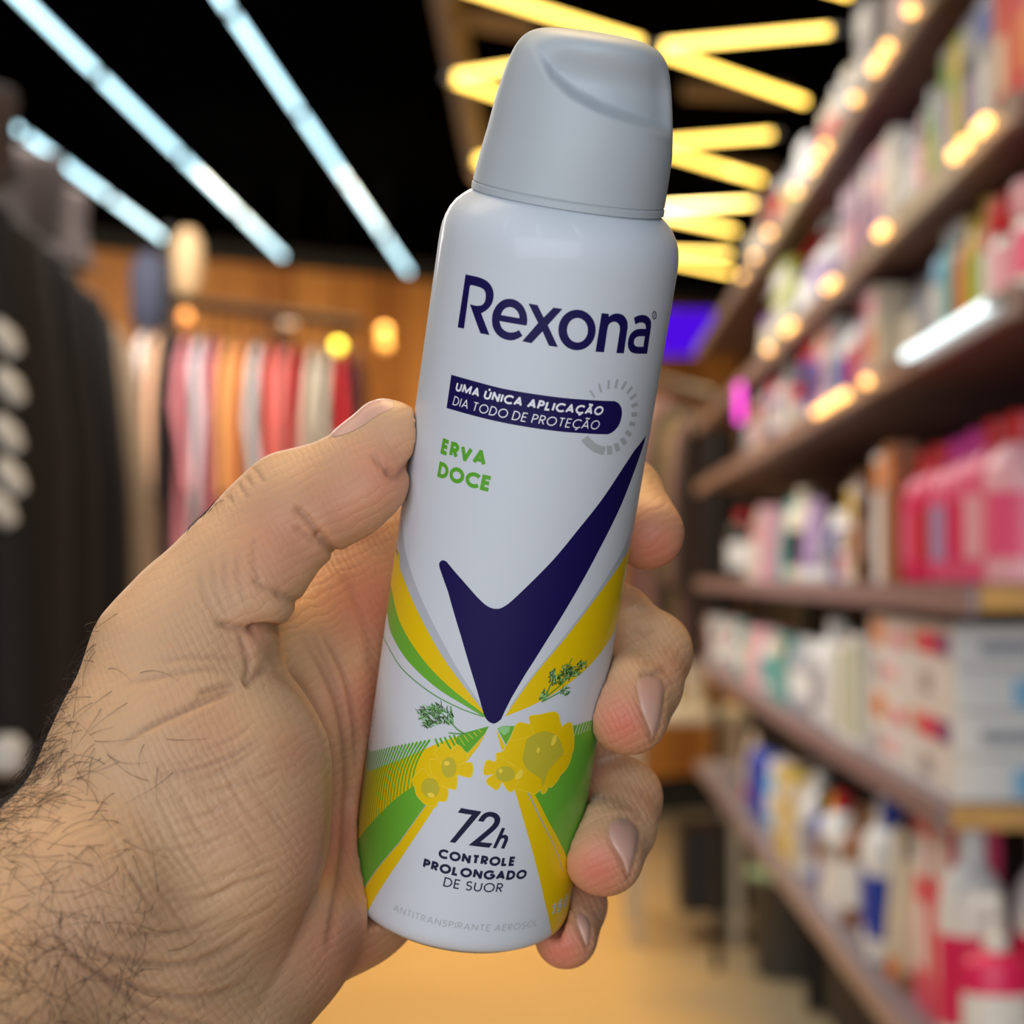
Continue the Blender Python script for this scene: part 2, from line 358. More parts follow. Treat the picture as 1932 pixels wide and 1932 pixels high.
fill(2, [(JA, .13, .11, ['white', 'pale pink', 'pink']), (JA, .13, .1, ['white', 'red', 'pale pink']), (B_, .16, .07, ['red', 'red', 'white']), (B_, .17, .07, ['yellow', 'yellow', 'lime']), (B_, .16, .06, ['orange', 'yellow', 'orange']), (B_, .17, .06, ['teal', 'white', 'teal']), (B_, .17, .06, ['sky blue', 'white', 'white']), (PO, .15, .12, ['grey', 'lime', 'green']), (PO, .15, .12, ['cream', 'green', 'grey']), (PO, .16, .12, ['grey', 'cream', 'cream']), (BX, .16, .09, ['cream', 'pale pink', 'orange']), (BX, .17, .07, ['lilac', 'wine', 'red']), (B_, .18, .1, ['white', 'white', 'grey']), (B_, .18, .1, ['white', 'white', 'red']), (B_, .17, .1, ['white', 'grey', 'blue'])],
     2.09, .18, ['white', 'grey', 'black', 'black', 'cream', 'yellow', 'blue', 'pale pink'], [B_, BX, JA, PB])
fill(3, [(B_, .215, .105, ['pale pink', 'red', 'pink']), (B_, .215, .1, ['pink', 'red', 'pale pink']), (B_, .21, .1, ['pink', 'magenta', 'hot pink']), (B_, .205, .1, ['pink', 'magenta', 'lilac']), (B_, .205, .09, ['hot pink', 'red', 'red']), (B_, .2, .09, ['hot pink', 'red', 'pink']), (BX, .22, .07, ['brown', 'orange', 'brown']), (BX, .21, .1, ['white', 'orange', 'white']), (BX, .19, .08, ['black', 'black', 'grey']), (BX, .19, .08, ['black', 'grey', 'brown']), (BX, .17, .07, ['cream', 'yellow', 'brown']), (JA, .09, .1, ['white', 'cream', 'pale pink']), (JA, .1, .1, ['blue', 'blue', 'navy']), (PO, .15, .14, ['white', 'blue', 'grey'])],
     2.31, .21, ['white', 'cream', 'blue', 'pale pink', 'lilac', 'grey', 'teal', 'black', 'wine'], [B_, BX, JA, PO, TU])
fill(4, [], 3.88, .155, ['white', 'white', 'grey', 'cream', 'pale pink', 'wine', 'black', 'teal'], [B_, BX, TU, SC])
fill(5, [(B_, .26, .1, ['white', 'white', 'blue']), (TU, .22, .09, ['cream', 'green', 'white'])], 3.28, .22, ['white', 'cream', 'white', 'sky blue', 'yellow', 'brown', 'grey', 'blue'], [B_, BX, SC, TU], 5.6)
# flat cartons stacked on the lower shelf
def carton(l, d, z, size, label, marks, rz=0):
    o = empty('carton', sh(l, d, z), -YAW + rz); MB().box((0, 0, size[2] / 2), size).build('body', pm('white'), o, bevel=.003)
    for (face, u0, u1, v0, v1, col) in marks:
        if face == 'end': MB().box(((u0 + u1) / 2 * size[0] - size[0] / 2, -size[1] / 2 - .0006, (v0 + v1) / 2 * size[2]), ((u1 - u0) * size[0], .001, (v1 - v0) * size[2])).build('print_patch', pm(col), o)
        else: MB().box((-size[0] / 2 - .0006, (u0 + u1) / 2 * size[1] - size[1] / 2, (v0 + v1) / 2 * size[2]), (.001, (u1 - u0) * size[1], (v1 - v0) * size[2])).build('print_patch', pm(col), o)
    tag(o, label, 'box', 'white cartons stacked on the lower shelf')
mk_a = [('side', .35, .8, .22, .75, 'hot pink'), ('side', .08, .35, .2, .75, 'purple'), ('end', .1, .3, .3, .6, 'grey'), ('side', .85, .97, .3, .8, 'orange')]
mk_c = [('side', .6, .9, .15, .85, 'orange'), ('side', .1, .35, .2, .6, 'pink')]; mk_d = [('side', .3, .6, .3, .7, 'pale pink'), ('side', .7, .9, .2, .8, 'grey')]
mk_b = [('end', .22, .5, .1, .75, 'sky blue'), ('side', .5, .75, .25, .8, 'grey'), ('end', .55, .85, .35, .5, 'grey')]
for k, (nm, mk) in enumerate((('bottom', mk_b), ('second', mk_a), ('third', mk_b), ('top', mk_a))):
    carton(0.70, 2.645, SH_Z[4] + 0.058 * k, (.35, .30, .057), 'long white carton with coloured end print, %s of the near stack on the lower shelf' % nm, mk)
    carton(0.70, 2.985, SH_Z[4] + 0.058 * k, (.35, .34, .057), 'long white carton, %s of the second stack on the lower shelf' % nm, mk_c if k % 2 else mk_d)
for k in range(2): carton(0.63, 3.30 + k * .17, SH_Z[4], (.22, .15, .19 - .02 * k), 'upright white carton with a green stripe, %s behind the carton stacks' % ordn[k], [('side', .08, .4, .1, .95, 'green'), ('side', .5, .9, .5, .9, 'white')])
product(PB, sh(.57, 3.66, SH_Z[4]), .19, .10, ['white', 'white', 'white'], 'plump white pump bottle between the upright cartons and the far bottles', 'white bottles on the lower shelf')
product(B_, sh(.57, 3.79, SH_Z[4]), .21, .10, ['white', 'white', 'grey'], 'tall plain white bottle next to the plump white pump bottle', 'white bottles on the lower shelf')
# bottom shelf, near end: pink gift packs with white bottles
for k, (l, d, hh) in enumerate(((.55, 2.38, .0), (.65, 2.38, .0), (.75, 2.38, .0))):
    o = product(PB, sh(l, d, .855), .25, .088, ['hot pink', 'white', 'white'], 'hot pink pump bottle with white label, %s from the aisle in the front row' % ordn[k], 'pink bottles on the bottom shelf')
for k, (l, d) in enumerate(((.56, 2.56), (.66, 2.56), (.76, 2.56), (.86, 2.56))):
    product(B_, sh(l, d, .855), .315, .092, ['white', 'white', 'hot pink'], 'white bottle with hot pink band, %s from the aisle behind the pink bottles' % ordn[k], 'white and pink bottles on the bottom shelf')
product(BX, sh(.585, 2.71, .855), .30, .12, ['hot pink', 'white', 'pale pink'], 'tall hot pink carton with white top standing behind the white and pink bottles', 'cartons on the bottom shelf')
product(BX, sh(.585, 2.85, .855), .28, .12, ['hot pink', 'white', 'white'], 'tall hot pink carton with white label, second behind the white and pink bottles', 'cartons on the bottom shelf')
product(TU, sh(.56, 2.98, .855), .20, .07, ['cream', 'brown', 'white'], 'cream tube on a brown cap, nearer of two beside the white cartons', 'tubes on the bottom shelf')
product(TU, sh(.56, 3.08, .855), .24, .08, ['cream', 'orange', 'white'], 'taller cream tube on an orange cap beside the blue and white bottle', 'tubes on the bottom shelf')
product(B_, sh(.57, 3.2, .855), .27, .095, ['white', 'blue', 'blue'], 'white bottle with blue cap and blue label on the bottom shelf', 'blue and white bottles')

# ------------------------------------------------------------------ clothes on the left
def garment_mesh(seed, w_, h_, th, sleeves=True):
    r = random.Random(seed); m = MB(); n = 28; rows = 14
    ph = [r.uniform(0, 6.28) for _ in range(4)]
    for i in range(rows):
        v = i / (rows - 1); z = -h_ * v
        hw = w_ / 2 * (0.35 + 0.65 * min(1, v * 6)) * (1 + 0.12 * v + .05 * math.sin(v * 5 + ph[0])); tt = th / 2 * (0.35 + 0.65 * min(1, v * 5))
        for j in range(n):
            a = 6.2832 * j / n; f = 1 + 0.22 * math.sin(5 * a + ph[1] + v * 1.5) * v
            m.v.append(Vector((hw * math.cos(a), tt * math.sin(a) * f + 0.012 * math.sin(9 * a + ph[2]) * v, z + .012 * math.sin(3 * a + ph[3]) * v)))
    for i in range(rows - 1):
        for j in range(n): m.f.append((i * n + j, (i + 1) * n + j, (i + 1) * n + (j + 1) % n, i * n + (j + 1) % n))
    m.f.append(tuple(range(n))); m.f.append(tuple((rows - 1) * n + j for j in reversed(range(n))))
    if sleeves:
        for s in (-1, 1):
            m.tube([(s * w_ * .30, 0, -.03), (s * w_ * .5, .0, -.10), (s * w_ * .6, r.uniform(-.02, .02), -h_ * .35), (s * w_ * .63, r.uniform(-.04, .04), -h_ * .72)], [th * .4, th * .6, th * .55, th * .42], 10)
    return m.mesh('cloth', True)
HANG = MB().tube([(-.19, 0, -.07), (0, 0, .0), (.19, 0, -.07)], .008, 6).tube([(0, 0, 0), (0, 0, .045), (.02, 0, .07), (.0, 0, .085), (-.02, 0, .07)], .003, 6).mesh('hanger')
M_hang = mat('hanger', (0.03, 0.03, 0.03), 0.4)
G_ME = {}
def garment(loc, rz, w_, h_, th, m, label, group, seed, kind='garment', sleeves=True, tilt=0.0):
    key = (seed % 5, w_, h_, th, sleeves)
    if key not in G_ME: G_ME[key] = garment_mesh(*key)
    o = empty(kind, loc, rz); o.rotation_euler = (0, tilt, rz)
    c = link('cloth', G_ME[key], o); objmat(c, m)
    hg = link('hanger', HANG, o); objmat(hg, M_hang); hg.scale = (w_ / .42, 1, 1)
    tag(o, label, 'clothing', group); return o
def cm(name, rgb): return mat('cloth_' + name.replace(' ', '_'), srgb(*rgb), 0.85, noise=.15, nscale=25)
# far rack of coloured tops
RZ = 2.02; d_r = 5.2
rk = empty('clothes_rack', at_d(470, 900, d_r)); rk.location.z = 0
pl, pr_ = at_d(330, 590, d_r), at_d(690, 640, d_r + .5)
pl = at_d(318, 590, d_r)
MB().tube([(pl.x - rk.location.x, pl.y - rk.location.y, 2.255), (pr_.x - rk.location.x - .02, pr_.y - rk.location.y, 2.255)], .016, 10).build('rail', mat('rack_black', (.02, .02, .02), .4), rk)
for p_, tz in ((Vector((pl.x, pl.y, 0)), 2.46), (Vector((pr_.x - .28, pr_.y + .27, 0)), 2.255)):
    MB().tube([(p_.x - rk.location.x, p_.y - rk.location.y, 0), (p_.x - rk.location.x, p_.y - rk.location.y, tz)], .016, 8).build('post', MATS['rack_black'], rk)
MB().tube([(pr_.x - .28 - rk.location.x, pr_.y + .27 - rk.location.y, 2.255), (pr_.x - .28 - rk.location.x, pr_.y - rk.location.y, 2.255)], .012, 8).build('arm', MATS['rack_black'], rk)
tag(rk, 'black clothes rack holding the coloured tops by the timber wall', 'rack')
cols = [('white', (240, 228, 220)), ('pale peach', (224, 176, 140)), ('black', (26, 22, 24)), ('rose', (214, 130, 136)), ('pale grey', (206, 200, 204)), ('dusky pink', (200, 110, 118)), ('apricot', (230, 166, 96)), ('light orange', (236, 150, 88)), ('pearl grey', (200, 200, 198)), ('coral', (222, 96, 84)), ('salmon', (232, 130, 120)), ('crimson', (176, 32, 36)), ('ivory', (222, 208, 184)), ('stone', (196, 184, 164)), ('scarlet', (200, 28, 34)), ('dark wine', (90, 24, 34))]
for k, (nm, c) in enumerate(cols):
    f_ = (k + .5) / len(cols); px_ = 270 + (690 - 270) * f_; dd_ = d_r + .5 * f_
    p_ = at_d(px_, 600, dd_); p_.z = 2.17
    garment(p_, R(90), .36, .66 + .05 * math.sin(k * 1.7), .024, cm(nm, c), '%s top, %s from the left on the rack by the timber wall' % (nm, ordn[k]), 'coloured tops on the far rack', k, 'jacket', True, 0.0)
# near rack of dark coats
M_bl = cm('black_coat', (18, 17, 19)); M_ch = cm('charcoal_coat', (44, 40, 42)); M_be = cm('beige_coat', (150, 128, 104))
rk2 = empty('clothes_rack', (-1.08, 3.6, 0)); MB().tube([(.08, -.95, 2.2), (-.1, 1.2, 2.2)], .016, 10).build('rail', MATS['rack_black'], rk2)
for y_ in (-.93, 1.18): MB().tube([(-.01 - .084 * y_, y_, 0), (-.01 - .084 * y_, y_, 2.47)], .016, 8).build('post', MATS['rack_black'], rk2)
tag(rk2, 'black clothes rack holding the dark coats at the left edge', 'rack')
for k, (x, y, m, nm, h_) in enumerate(((-1.00, 2.75, M_bl, 'black', 1.25), (-1.01, 2.96, M_ch, 'charcoal', 1.2), (-1.02, 3.16, M_bl, 'black', 1.3), (-1.04, 3.38, M_ch, 'charcoal', 1.25), (-1.06, 3.62, M_bl, 'black', 1.3), (-1.09, 3.88, M_bl, 'black', 1.3), (-1.12, 4.16, M_be, 'beige', 1.35), (-1.16, 4.45, M_be, 'beige', 1.35))):
    garment(Vector((x, y, 2.115)), .12 * math.sin(k * 1.9), .44, h_, .09, m, 'long %s coat, %s from the near end of the dark coat rack' % (nm, ordn[k]), 'dark coats on the near rack', k + 3, 'coat')
# patterned white bundle at the left edge
for k, (x, y) in enumerate(((14, 640), (22, 730), (18, 820), (24, 900), (6, 960))):
    p_ = at_d(x, y, 2.55); o = MB().tube([(-.016, 0, .022), (0, -.008, 0.0), (.012, 0, -.02)], [.009, .017, .01], 10).build('white_tassel', cm('white_tassel', (206, 204, 200)), smooth=True); o.location = p_
    tag(o, 'white knitted tassel at the left edge, %s from the top' % ordn[k], 'tassel', 'white tassels on the dark coats')
o = MB().lathe([(.01, -.026), (.024, -.016), (.026, .01), (.014, .026)], 14).build('white_pompom', cm('white_pompom', (200, 200, 202)), smooth=True); o.location = at_d(14, 1425, 2.5)
tag(o, 'round white pompom hanging low at the left edge', 'pompom')
# short grey tops on the upper rail of the coat rack
MB().tube([(.08, -.95, 2.47), (-.1, 1.2, 2.47)], .014, 8).build('upper_rail', MATS['rack_black'], rk2)
M_gr = cm('dull_grey', (92, 82, 80))
for k, (x, y) in enumerate(((-1.03, 3.0), (-1.05, 3.3), (-1.09, 3.85), (-1.12, 4.2))):
    garment(Vector((x, y, 2.385)), .1 * math.sin(k * 2.1), .34, .2, .06, M_gr, 'short dull grey top, %s along the upper rail above the dark coats' % ordn[k], 'grey tops on the upper rail', k, 'jacket', False)
o = MB().lathe([(.025, -.09), (.04, -.06), (.042, .05), (.02, .09)], 16).build('shopping_bag', cm('cream_shade', (206, 172, 128)), smooth=True); o.location = at_d(354, 495, 5.2); tag(o, 'cream bag hanging above the left end of the coloured tops', 'bag')
o = MB().lathe([(.03, -.12), (.05, -.08), (.05, .06), (.02, .1)], 16).build('denim_bag', cm('slate', (62, 66, 84)), smooth=True); o.location = at_d(280, 545, 5.2); tag(o, 'slate blue bag hanging left of the cream bag', 'bag')
# spot lamps before the timber wall
for k, (x, y, c, s) in enumerate(((348, 600, (1.0, .42, .15), .9), (545, 606, (1.0, .72, .55), 1.2), (637, 656, (1.0, .85, .08), 2.2), (725, 628, (1.0, .5, .12), 1.3), (726, 652, (1.0, .5, .12), 1.0))):
    o = empty('spot_lamp', at_d(x, y, 8.2)); MB().lathe([(.012, -.02), (.026, -.01), (.03, .01), (.012, .03)], 12).build('bulb', mat('spot_%d' % k, c, .4, emit=c, es=s), o, smooth=True); MB().tube([(0, 0, .03), (0, 0, CEIL - o.location.z)], .0025, 6).build('cable', M_ceil, o)
    tag(o, 'small round lamp before the timber wall, %s from the left' % ordn[k], 'lamp', 'small lamps before the timber wall')
# ------------------------------------------------------------------ far end of the aisle
p_ = at_d(1268, 628, 9.8); o = MB().box((0, 0, 0), (.44, .03, .235)).build('light_sign', mat('sign_violet', (.01, .0, .06), .9, spec=0.0, emit=(0.06, 0.004, 0.70), es=1.0), bevel=.004); o.location = p_; tag(o, 'glowing blue violet panel hanging at the far end of the aisle', 'sign')
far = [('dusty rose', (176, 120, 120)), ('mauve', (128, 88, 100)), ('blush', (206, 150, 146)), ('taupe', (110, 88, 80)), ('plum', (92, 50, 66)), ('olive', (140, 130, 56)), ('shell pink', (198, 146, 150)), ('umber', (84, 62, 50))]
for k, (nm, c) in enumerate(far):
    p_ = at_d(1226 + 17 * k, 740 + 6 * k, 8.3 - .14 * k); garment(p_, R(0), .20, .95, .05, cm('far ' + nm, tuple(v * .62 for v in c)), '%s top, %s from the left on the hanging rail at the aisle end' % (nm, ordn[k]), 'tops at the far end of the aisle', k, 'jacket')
rk3 = empty('clothes_rack', (at_d(1290, 900, 8.0).x, 8.0, 0)); a_, b_ = at_d(1200, 735, 8.45), at_d(1350, 782, 7.25)
MB().tube([(a_.x - rk3.location.x, a_.y - 8.0, a_.z + .075), (b_.x - rk3.location.x, b_.y - 8.0, b_.z + .075)], .016, 8).build('rail', MATS['rack_black'], rk3)
for q in (a_, b_): MB().tube([(q.x - rk3.location.x, q.y - 8.0, 0), (q.x - rk3.location.x, q.y - 8.0, q.z + .075)], .016, 8).build('post', MATS['rack_black'], rk3)
tag(rk3, 'black rail rack with muted tops at the far end of the aisle', 'rack')
# display table with cream boxes
tb = empty('display_table', (at_d(1285, 1500, 8.0).x, 8.0, 0)); MB().box((0, 0, .92), (.5, .6, .04)).build('table_top', pm('cream'), tb)
for sx in (-.2, .2):
    for sy in (-.25, .25): MB().box((sx, sy, .45), (.04, .04, .9)).build('leg', mat('pale_leg', srgb(196, 186, 168), .5), tb)
MB().box((.12, -.1, .30), (.28, .3, .34)).build('drawer_box', mat('black_box', (.008, .008, .01), .5), tb)
tag(tb, 'small display table with pale legs and black drawer at the far end', 'table')
for k in range(6):
    product(BX, Vector((tb.location.x - .18 + .07 * (k % 3) * 1.6, 7.85 + .2 * (k // 3), .94)), .15 + .04 * (k % 2), .11, [['cream', 'white', 'yellow'], ['white', 'cream', 'orange']][k % 2], '%s box, %s on the display table at the far end' % (['cream', 'white'][k % 2], ordn[k]), 'boxes on the display table')
bn = empty('waste_bin', at_z(1488, 1838, 0.0)); MB().lathe([(.11, 0), (.125, .01), (.15, .36), (.155, .37)], 24).build('body', mat('bin_grey', srgb(66, 64, 60), .55, noise=.3, nscale=60), bn, smooth=True)
MB().lathe([(.158, .365), (.16, .385), (.12, .40), (.115, .385)], 24, cap=False).build('rim', mat('bin_rim', srgb(140, 164, 136), .5), bn, smooth=True)
tag(bn, 'dark grey waste bin with pale green rim on the floor by the shelves', 'bin')
# ================================================================== the spray can
CAN_R = 22.5; CAN_S0 = 26.0
_c = np.array([-7.43523161, -56.2046612, -381.280909])
_a = np.array([0.154030604, 1.0, 0.256176404]); _a /= np.linalg.norm(_a)
_perp = _c - (_c @ _a) * _a
_e1 = -_perp / np.linalg.norm(_perp)                       # towards the camera
_e2 = np.cross(_a, _e1)
if _e2[0] < 0: _e2 = -_e2                                  # to the right
CAN_O = _c - CAN_S0 * _a                                   # base centre, camera space mm
BODY = [(0.0, 2.4), (16.0, 2.2), (18.4, 1.35), (19.6, 1.2), (20.6, 1.4), (21.4, 1.85), (21.95, 2.5), (22.3, 3.3), (22.47, 4.3), (22.5, 5.4),
        (22.5, 134.5), (22.45, 136.0), (22.3, 137.6), (21.95, 139.2), (21.3, 140.9), (20.4, 142.3), (19.3, 143.4), (18.2, 144.3), (17.0, 144.9), (15, 145.1)]
_pz = np.array([p[1] for p in BODY[3:]]); _pr = np.array([p[0] for p in BODY[3:]])
def can_r(z): return np.interp(z, _pz, _pr)
def lab(px, py):
    """pixel -> (arc length mm, height mm) on the can's wall"""
    d = np.array([(px - 966) / F, (966 - py) / F, -1.0])
    r = CAN_R
    for it in range(6):
        dp = d - (d @ _a) * _a; cp = _perp
        A = dp @ dp; B = -2 * (dp @ cp); D = max(B * B - 4 * A * (cp @ cp - r * r), 0.0)
        p = d * ((-B - math.sqrt(D)) / (2 * A))
        z = float((p - CAN_O) @ _a); r = float(can_r(max(z, 1.2)))
    q = p - CAN_O; th = math.atan2(q @ _e2, q @ _e1)
    return (th * CAN_R, max(z, 1.3))
def wall(a, z, off=0.0):
    th = a / CAN_R; r = float(can_r(z)) + off
    return Vector((r * math.sin(th), -r * math.cos(th), z)) * 0.001

Mc = Matrix.Identity(4)
for i, v in enumerate((_e2, -_e1, _a)):
    for k in range(3): Mc[k][i] = v[k]
for k in range(3): Mc[k][3] = CAN_O[k] * 0.001
can = empty('deodorant_can'); can.matrix_world = MC @ Mc
tag(can, 'white aerosol deodorant can with matte cap held upright in the hand', 'can')

def principled_white(name, col, rough, coat=0.0, cr=0.1):
    m = mat(name, col, rough, coat=coat)
    m.node_tree.nodes['Principled BSDF'].inputs['Coat Roughness'].default_value = cr
    return m
M_body = principled_white('can_white_lacquer', (0.64, 0.665, 0.715), 0.48, 0.22, 0.10)
M_body.node_tree.nodes['Principled BSDF'].inputs['Specular IOR Level'].default_value = 0.3
M_cap = principled_white('cap_white_plastic', (0.47, 0.50, 0.53), 0.5, 0.0)
b = MB().lathe([(r * .001, z * .001) for r, z in BODY], n=256)
body = b.build('body', M_body, can, smooth=True)
tag(body, 'glossy white printed metal body')
rim = MB().lathe([(0.0195, 0.0013), (0.0199, 0.0009), (0.0194, 0.0005), (0.0182, 0.0007), (0.0177, 0.0014)], n=96, cap=False).build('base_rim', mat('rim_metal', (0.55, 0.56, 0.58), 0.3, metal=1.0), can, smooth=True)

# cap: tapered dome with a concave finger facet running down to the right
def cap_profile(z):
    zz = [144.55, 144.9, 146.0, 146.2, 146.5, 151, 156, 162, 167.5, 170.5, 172.3, 173.7, 174.6, 175.2, 175.6, 175.75]
    rr = [17.4, 18.05, 18.05, 17.72, 17.95, 17.7, 17.25, 16.4, 15.3, 14.5, 13.75, 12.7, 11.4, 9.6, 6.0, 0.0]
    return zz, rr
def build_cap():
    zz, rr = cap_profile(0)
    L = [0.0]
    for i in range(1, len(zz)): L.append(L[-1] + math.hypot(zz[i] - zz[i - 1], rr[i] - rr[i - 1]))
    t = np.array(sorted(set(list(np.linspace(0, L[-1], 150)) + L)))
    Z = np.interp(t, L, zz); Rr = np.interp(t, L, rr); n = 220
    up = Z > 147.2; ker = np.ones(9) / 9
    for it in range(6):
        zs = np.convolve(np.pad(Z, 4, 'edge'), ker, 'valid'); rs = np.convolve(np.pad(Rr, 4, 'edge'), ker, 'valid')
        w_ = np.clip((Z - 147.2) / 2, 0, 1) * (np.arange(len(Z)) < len(Z) - 5)
        Z = Z + (zs - Z) * w_; Rr = Rr + (rs - Rr) * w_
    th = np.linspace(0, 2 * np.pi, n, endpoint=False)
    T, ZZ = np.meshgrid(th, Z); _, RR = np.meshgrid(th, Rr)
    offx = np.interp(ZZ, [146.5, 156, 175], [0.2, 0.75, 0.45])
    X = RR * np.sin(T) + offx; Y = -RR * np.cos(T)
    # scooped finger rest on the upper right of the front: sinks behind a soft ridge, runs out towards the crest
    ze = np.interp(X, [-15, -12.2, -10.4, -9.2, -7.5, -5.8, -1.7, 3.2, 8.1, 13.1, 16.7, 20], [176, 173.0, 171.2, 169.8, 168.0, 166.3, 164.0, 162.4, 161.4, 160.4, 159.5, 158.8])
    sst = lambda v: np.clip(v, 0, 1) ** 2 * (3 - 2 * np.clip(v, 0, 1))
    hgt = (ZZ - ze) * np.interp(X, [-12, -6, 0, 17], [0.7, 0.75, 0.9, 0.97])
    dish = sst((hgt + 0.5) / 2.3) * sst((175.4 - ZZ) / 9.0) * sst((X + 12.5) / 9.0) * sst(-Y / np.maximum(RR, 1) / 0.62)
    Y = Y + 4.2 * dish
    vs = np.stack([X, Y, ZZ], -1).reshape(-1, 3) * .001
    fs = []
    m_ = len(Z)
    for i in range(m_ - 1):
        for j in range(n):
            j2 = (j + 1) % n
            fs.append((i * n + j, i * n + j2, (i + 1) * n + j2, (i + 1) * n + j))
    fs.append(tuple(reversed(range(n))))
    me = mesh('cap', vs, fs, True)
    try: me.set_sharp_from_angle(angle=R(55))
    except Exception: pass
    return link('cap', me, can, M_cap)
cap = build_cap(); tag(cap, 'matte pale grey plastic cap with a slanted finger facet')

# ---- print on the wall: every piece is a thin wrapped mesh lying on the lacquer
INK = {
 'navy': mat('ink_navy', srgb(20, 12, 76), 0.5, spec=0.25), 'navy2': mat('ink_dark_navy', srgb(26, 30, 60), 0.5, spec=0.25),
 'yellow': mat('ink_yellow', srgb(236, 197, 0), 0.38, coat=0.2), 'green': mat('ink_green', srgb(104, 176, 52), 0.36, coat=0.25),
 'green2': mat('ink_leaf_green', srgb(92, 168, 44), 0.4), 'grey': mat('ink_grey', srgb(184, 188, 196), 0.35, coat=0.2),
 'silver': mat('ink_silver', srgb(174, 178, 180), 0.4), 'white': mat('ink_white', srgb(238, 238, 242), 0.4),
 'olive': mat('ink_olive', srgb(196, 182, 50), 0.4), 'dark': mat('ink_dark_green', srgb(46, 78, 34), 0.5),
 'pale': mat('ink_pale_green', srgb(150, 205, 140), 0.4), 'mid': mat('ink_mid_green', srgb(96, 150, 74), 0.45),
 'micro': mat('ink_micro_text', srgb(90, 84, 96), 0.5), 'gold': mat('ink_light_yellow', srgb(246, 216, 70), 0.4)}
class Print:
    def __init__(s): s.bm = bmesh.new()
    def poly(s, outer, holes=(), off=0.03):
        """outer / holes: label coordinates"""
        loops = [[Vector((p[0], p[1], 0)) for p in outer]] + [[Vector((p[0], p[1], 0)) for p in h] for h in holes]
        tris = geometry.tessellate_polygon(loops)
        flat = [p for l in loops for p in l]
        t = bmesh.new(); vs = [t.verts.new(p) for p in flat]
        for tr in tris:
            try: t.faces.new([vs[i] for i in tr])
            except Exception: pass
        amin = min(p.x for p in flat); amax = max(p.x for p in flat); zmin = min(p.y for p in flat); zmax = max(p.y for p in flat)
        step = 1.0; k = math.ceil(amin / step + 1e-6)
        while k * step < amax:
            bmesh.ops.bisect_plane(t, geom=t.verts[:] + t.edges[:] + t.faces[:], plane_co=(k * step, 0, 0), plane_no=(1, 0, 0)); k += 1
        if zmin < 5.4:
            for zc in (1.5, 1.8, 2.2, 2.6, 3.1, 3.7, 4.5):
                if zmin < zc < zmax: bmesh.ops.bisect_plane(t, geom=t.verts[:] + t.edges[:] + t.faces[:], plane_co=(0, zc, 0), plane_no=(0, 1, 0))
        mp = {}
        for v in t.verts: mp[v.index if False else v] = s.bm.verts.new(wall(v.co.x, v.co.y, off))
        for f in t.faces:
            vv = [mp[v] for v in f.verts]
            try:
                nf = s.bm.faces.new(vv)
            except Exception: continue
            nf.normal_update(); c = nf.calc_center_median()
            if nf.normal.dot(Vector((c.x, c.y, 0))) < 0: nf.normal_flip()
            nf.smooth = True
        t.free(); return s
    def clip_poly(s, pts, lo, hi, off):
        for (lim, sg) in ((lo, 1), (hi, -1)):
            out = []
            for i in range(len(pts)):
                p_, q_ = pts[i - 1], pts[i]; a_ = (p_[1] - lim) * sg; b_ = (q_[1] - lim) * sg
                if (a_ >= 0) != (b_ >= 0):
                    f_ = a_ / (a_ - b_); out.append((p_[0] + (q_[0] - p_[0]) * f_, lim))
                if b_ >= 0: out.append((q_[0], q_[1]))
            pts = out
            if len(pts) < 3: return
        s.poly(pts, off=off)
    def stroke(s, pts, wd, off=0.03, closed=False, w2=None, clip=None):
        pts = [Vector((p[0], p[1])) for p in pts]
        if not closed and len(pts) > 2:
            cut = [i for i in range(1, len(pts) - 1) if (pts[i] - pts[i - 1]).normalized().dot((pts[i + 1] - pts[i]).normalized()) < 0.8]
            if cut:
                b_ = [0] + cut + [len(pts) - 1]
                for u, v in zip(b_[:-1], b_[1:]):
                    seg = pts[u:v + 1]
                    if len(seg) < 2: continue
                    e = wd * (0.32 if clip else 0.3); loop_ = (pts[0] - pts[-1]).length < 1e-6
                    def cap_ext(i, dv):
                        d1 = (pts[i] - pts[i - 1]).normalized().dot((pts[i + 1] - pts[i]).normalized())
                        return dv * (wd * 0.5 if d1 > -0.3 else e)
                    if loop_ and u == 0: seg = [seg[0] - (seg[1] - seg[0]).normalized() * wd * .5] + seg[1:]
                    if loop_ and v == len(pts) - 1: seg = seg[:-1] + [seg[-1] + (seg[-1] - seg[-2]).normalized() * wd * .5]
                    if u in cut: seg = [seg[0] - cap_ext(u, (seg[1] - seg[0]).normalized())] + seg[1:]
                    if v in cut: seg = seg[:-1] + [seg[-1] + cap_ext(v, (seg[-1] - seg[-2]).normalized())]
                    s.stroke(seg, wd, off, False, w2, clip)
                return s
        n = len(pts); Lf = []; Rt = []
        for i in range(n):
            if closed: a_, b_ = pts[i - 1], pts[(i + 1) % n]
            else: a_, b_ = pts[max(i - 1, 0)], pts[min(i + 1, n - 1)]
            d = (b_ - a_).normalized()
            nn = Vector((-d.y, d.x)); ww = wd if w2 is None else wd + (w2 - wd) * i / max(1, n - 1)
            Lf.append(pts[i] + nn * ww / 2); Rt.append(pts[i] - nn * ww / 2)
        m = n if closed else n - 1
        for i in range(m):
            j = (i + 1) % n; q = [Lf[i], Lf[j], Rt[j], Rt[i]]
            if clip: s.clip_poly([(v.x, v.y) for v in q], clip[0], clip[1], off)
            else: s.poly(q, off=off)
        return s
    def build(s, name, ink, label=None):
        me = bpy.data.meshes.new(name); s.bm.to_mesh(me); s.bm.free()
        o = link(name, me, body, INK[ink]); 
        if label: o['label'] = label
        return o
def Z(ox, oy, sc): return lambda pts: [lab(ox + x / sc, oy + y / sc) for x, y in pts]
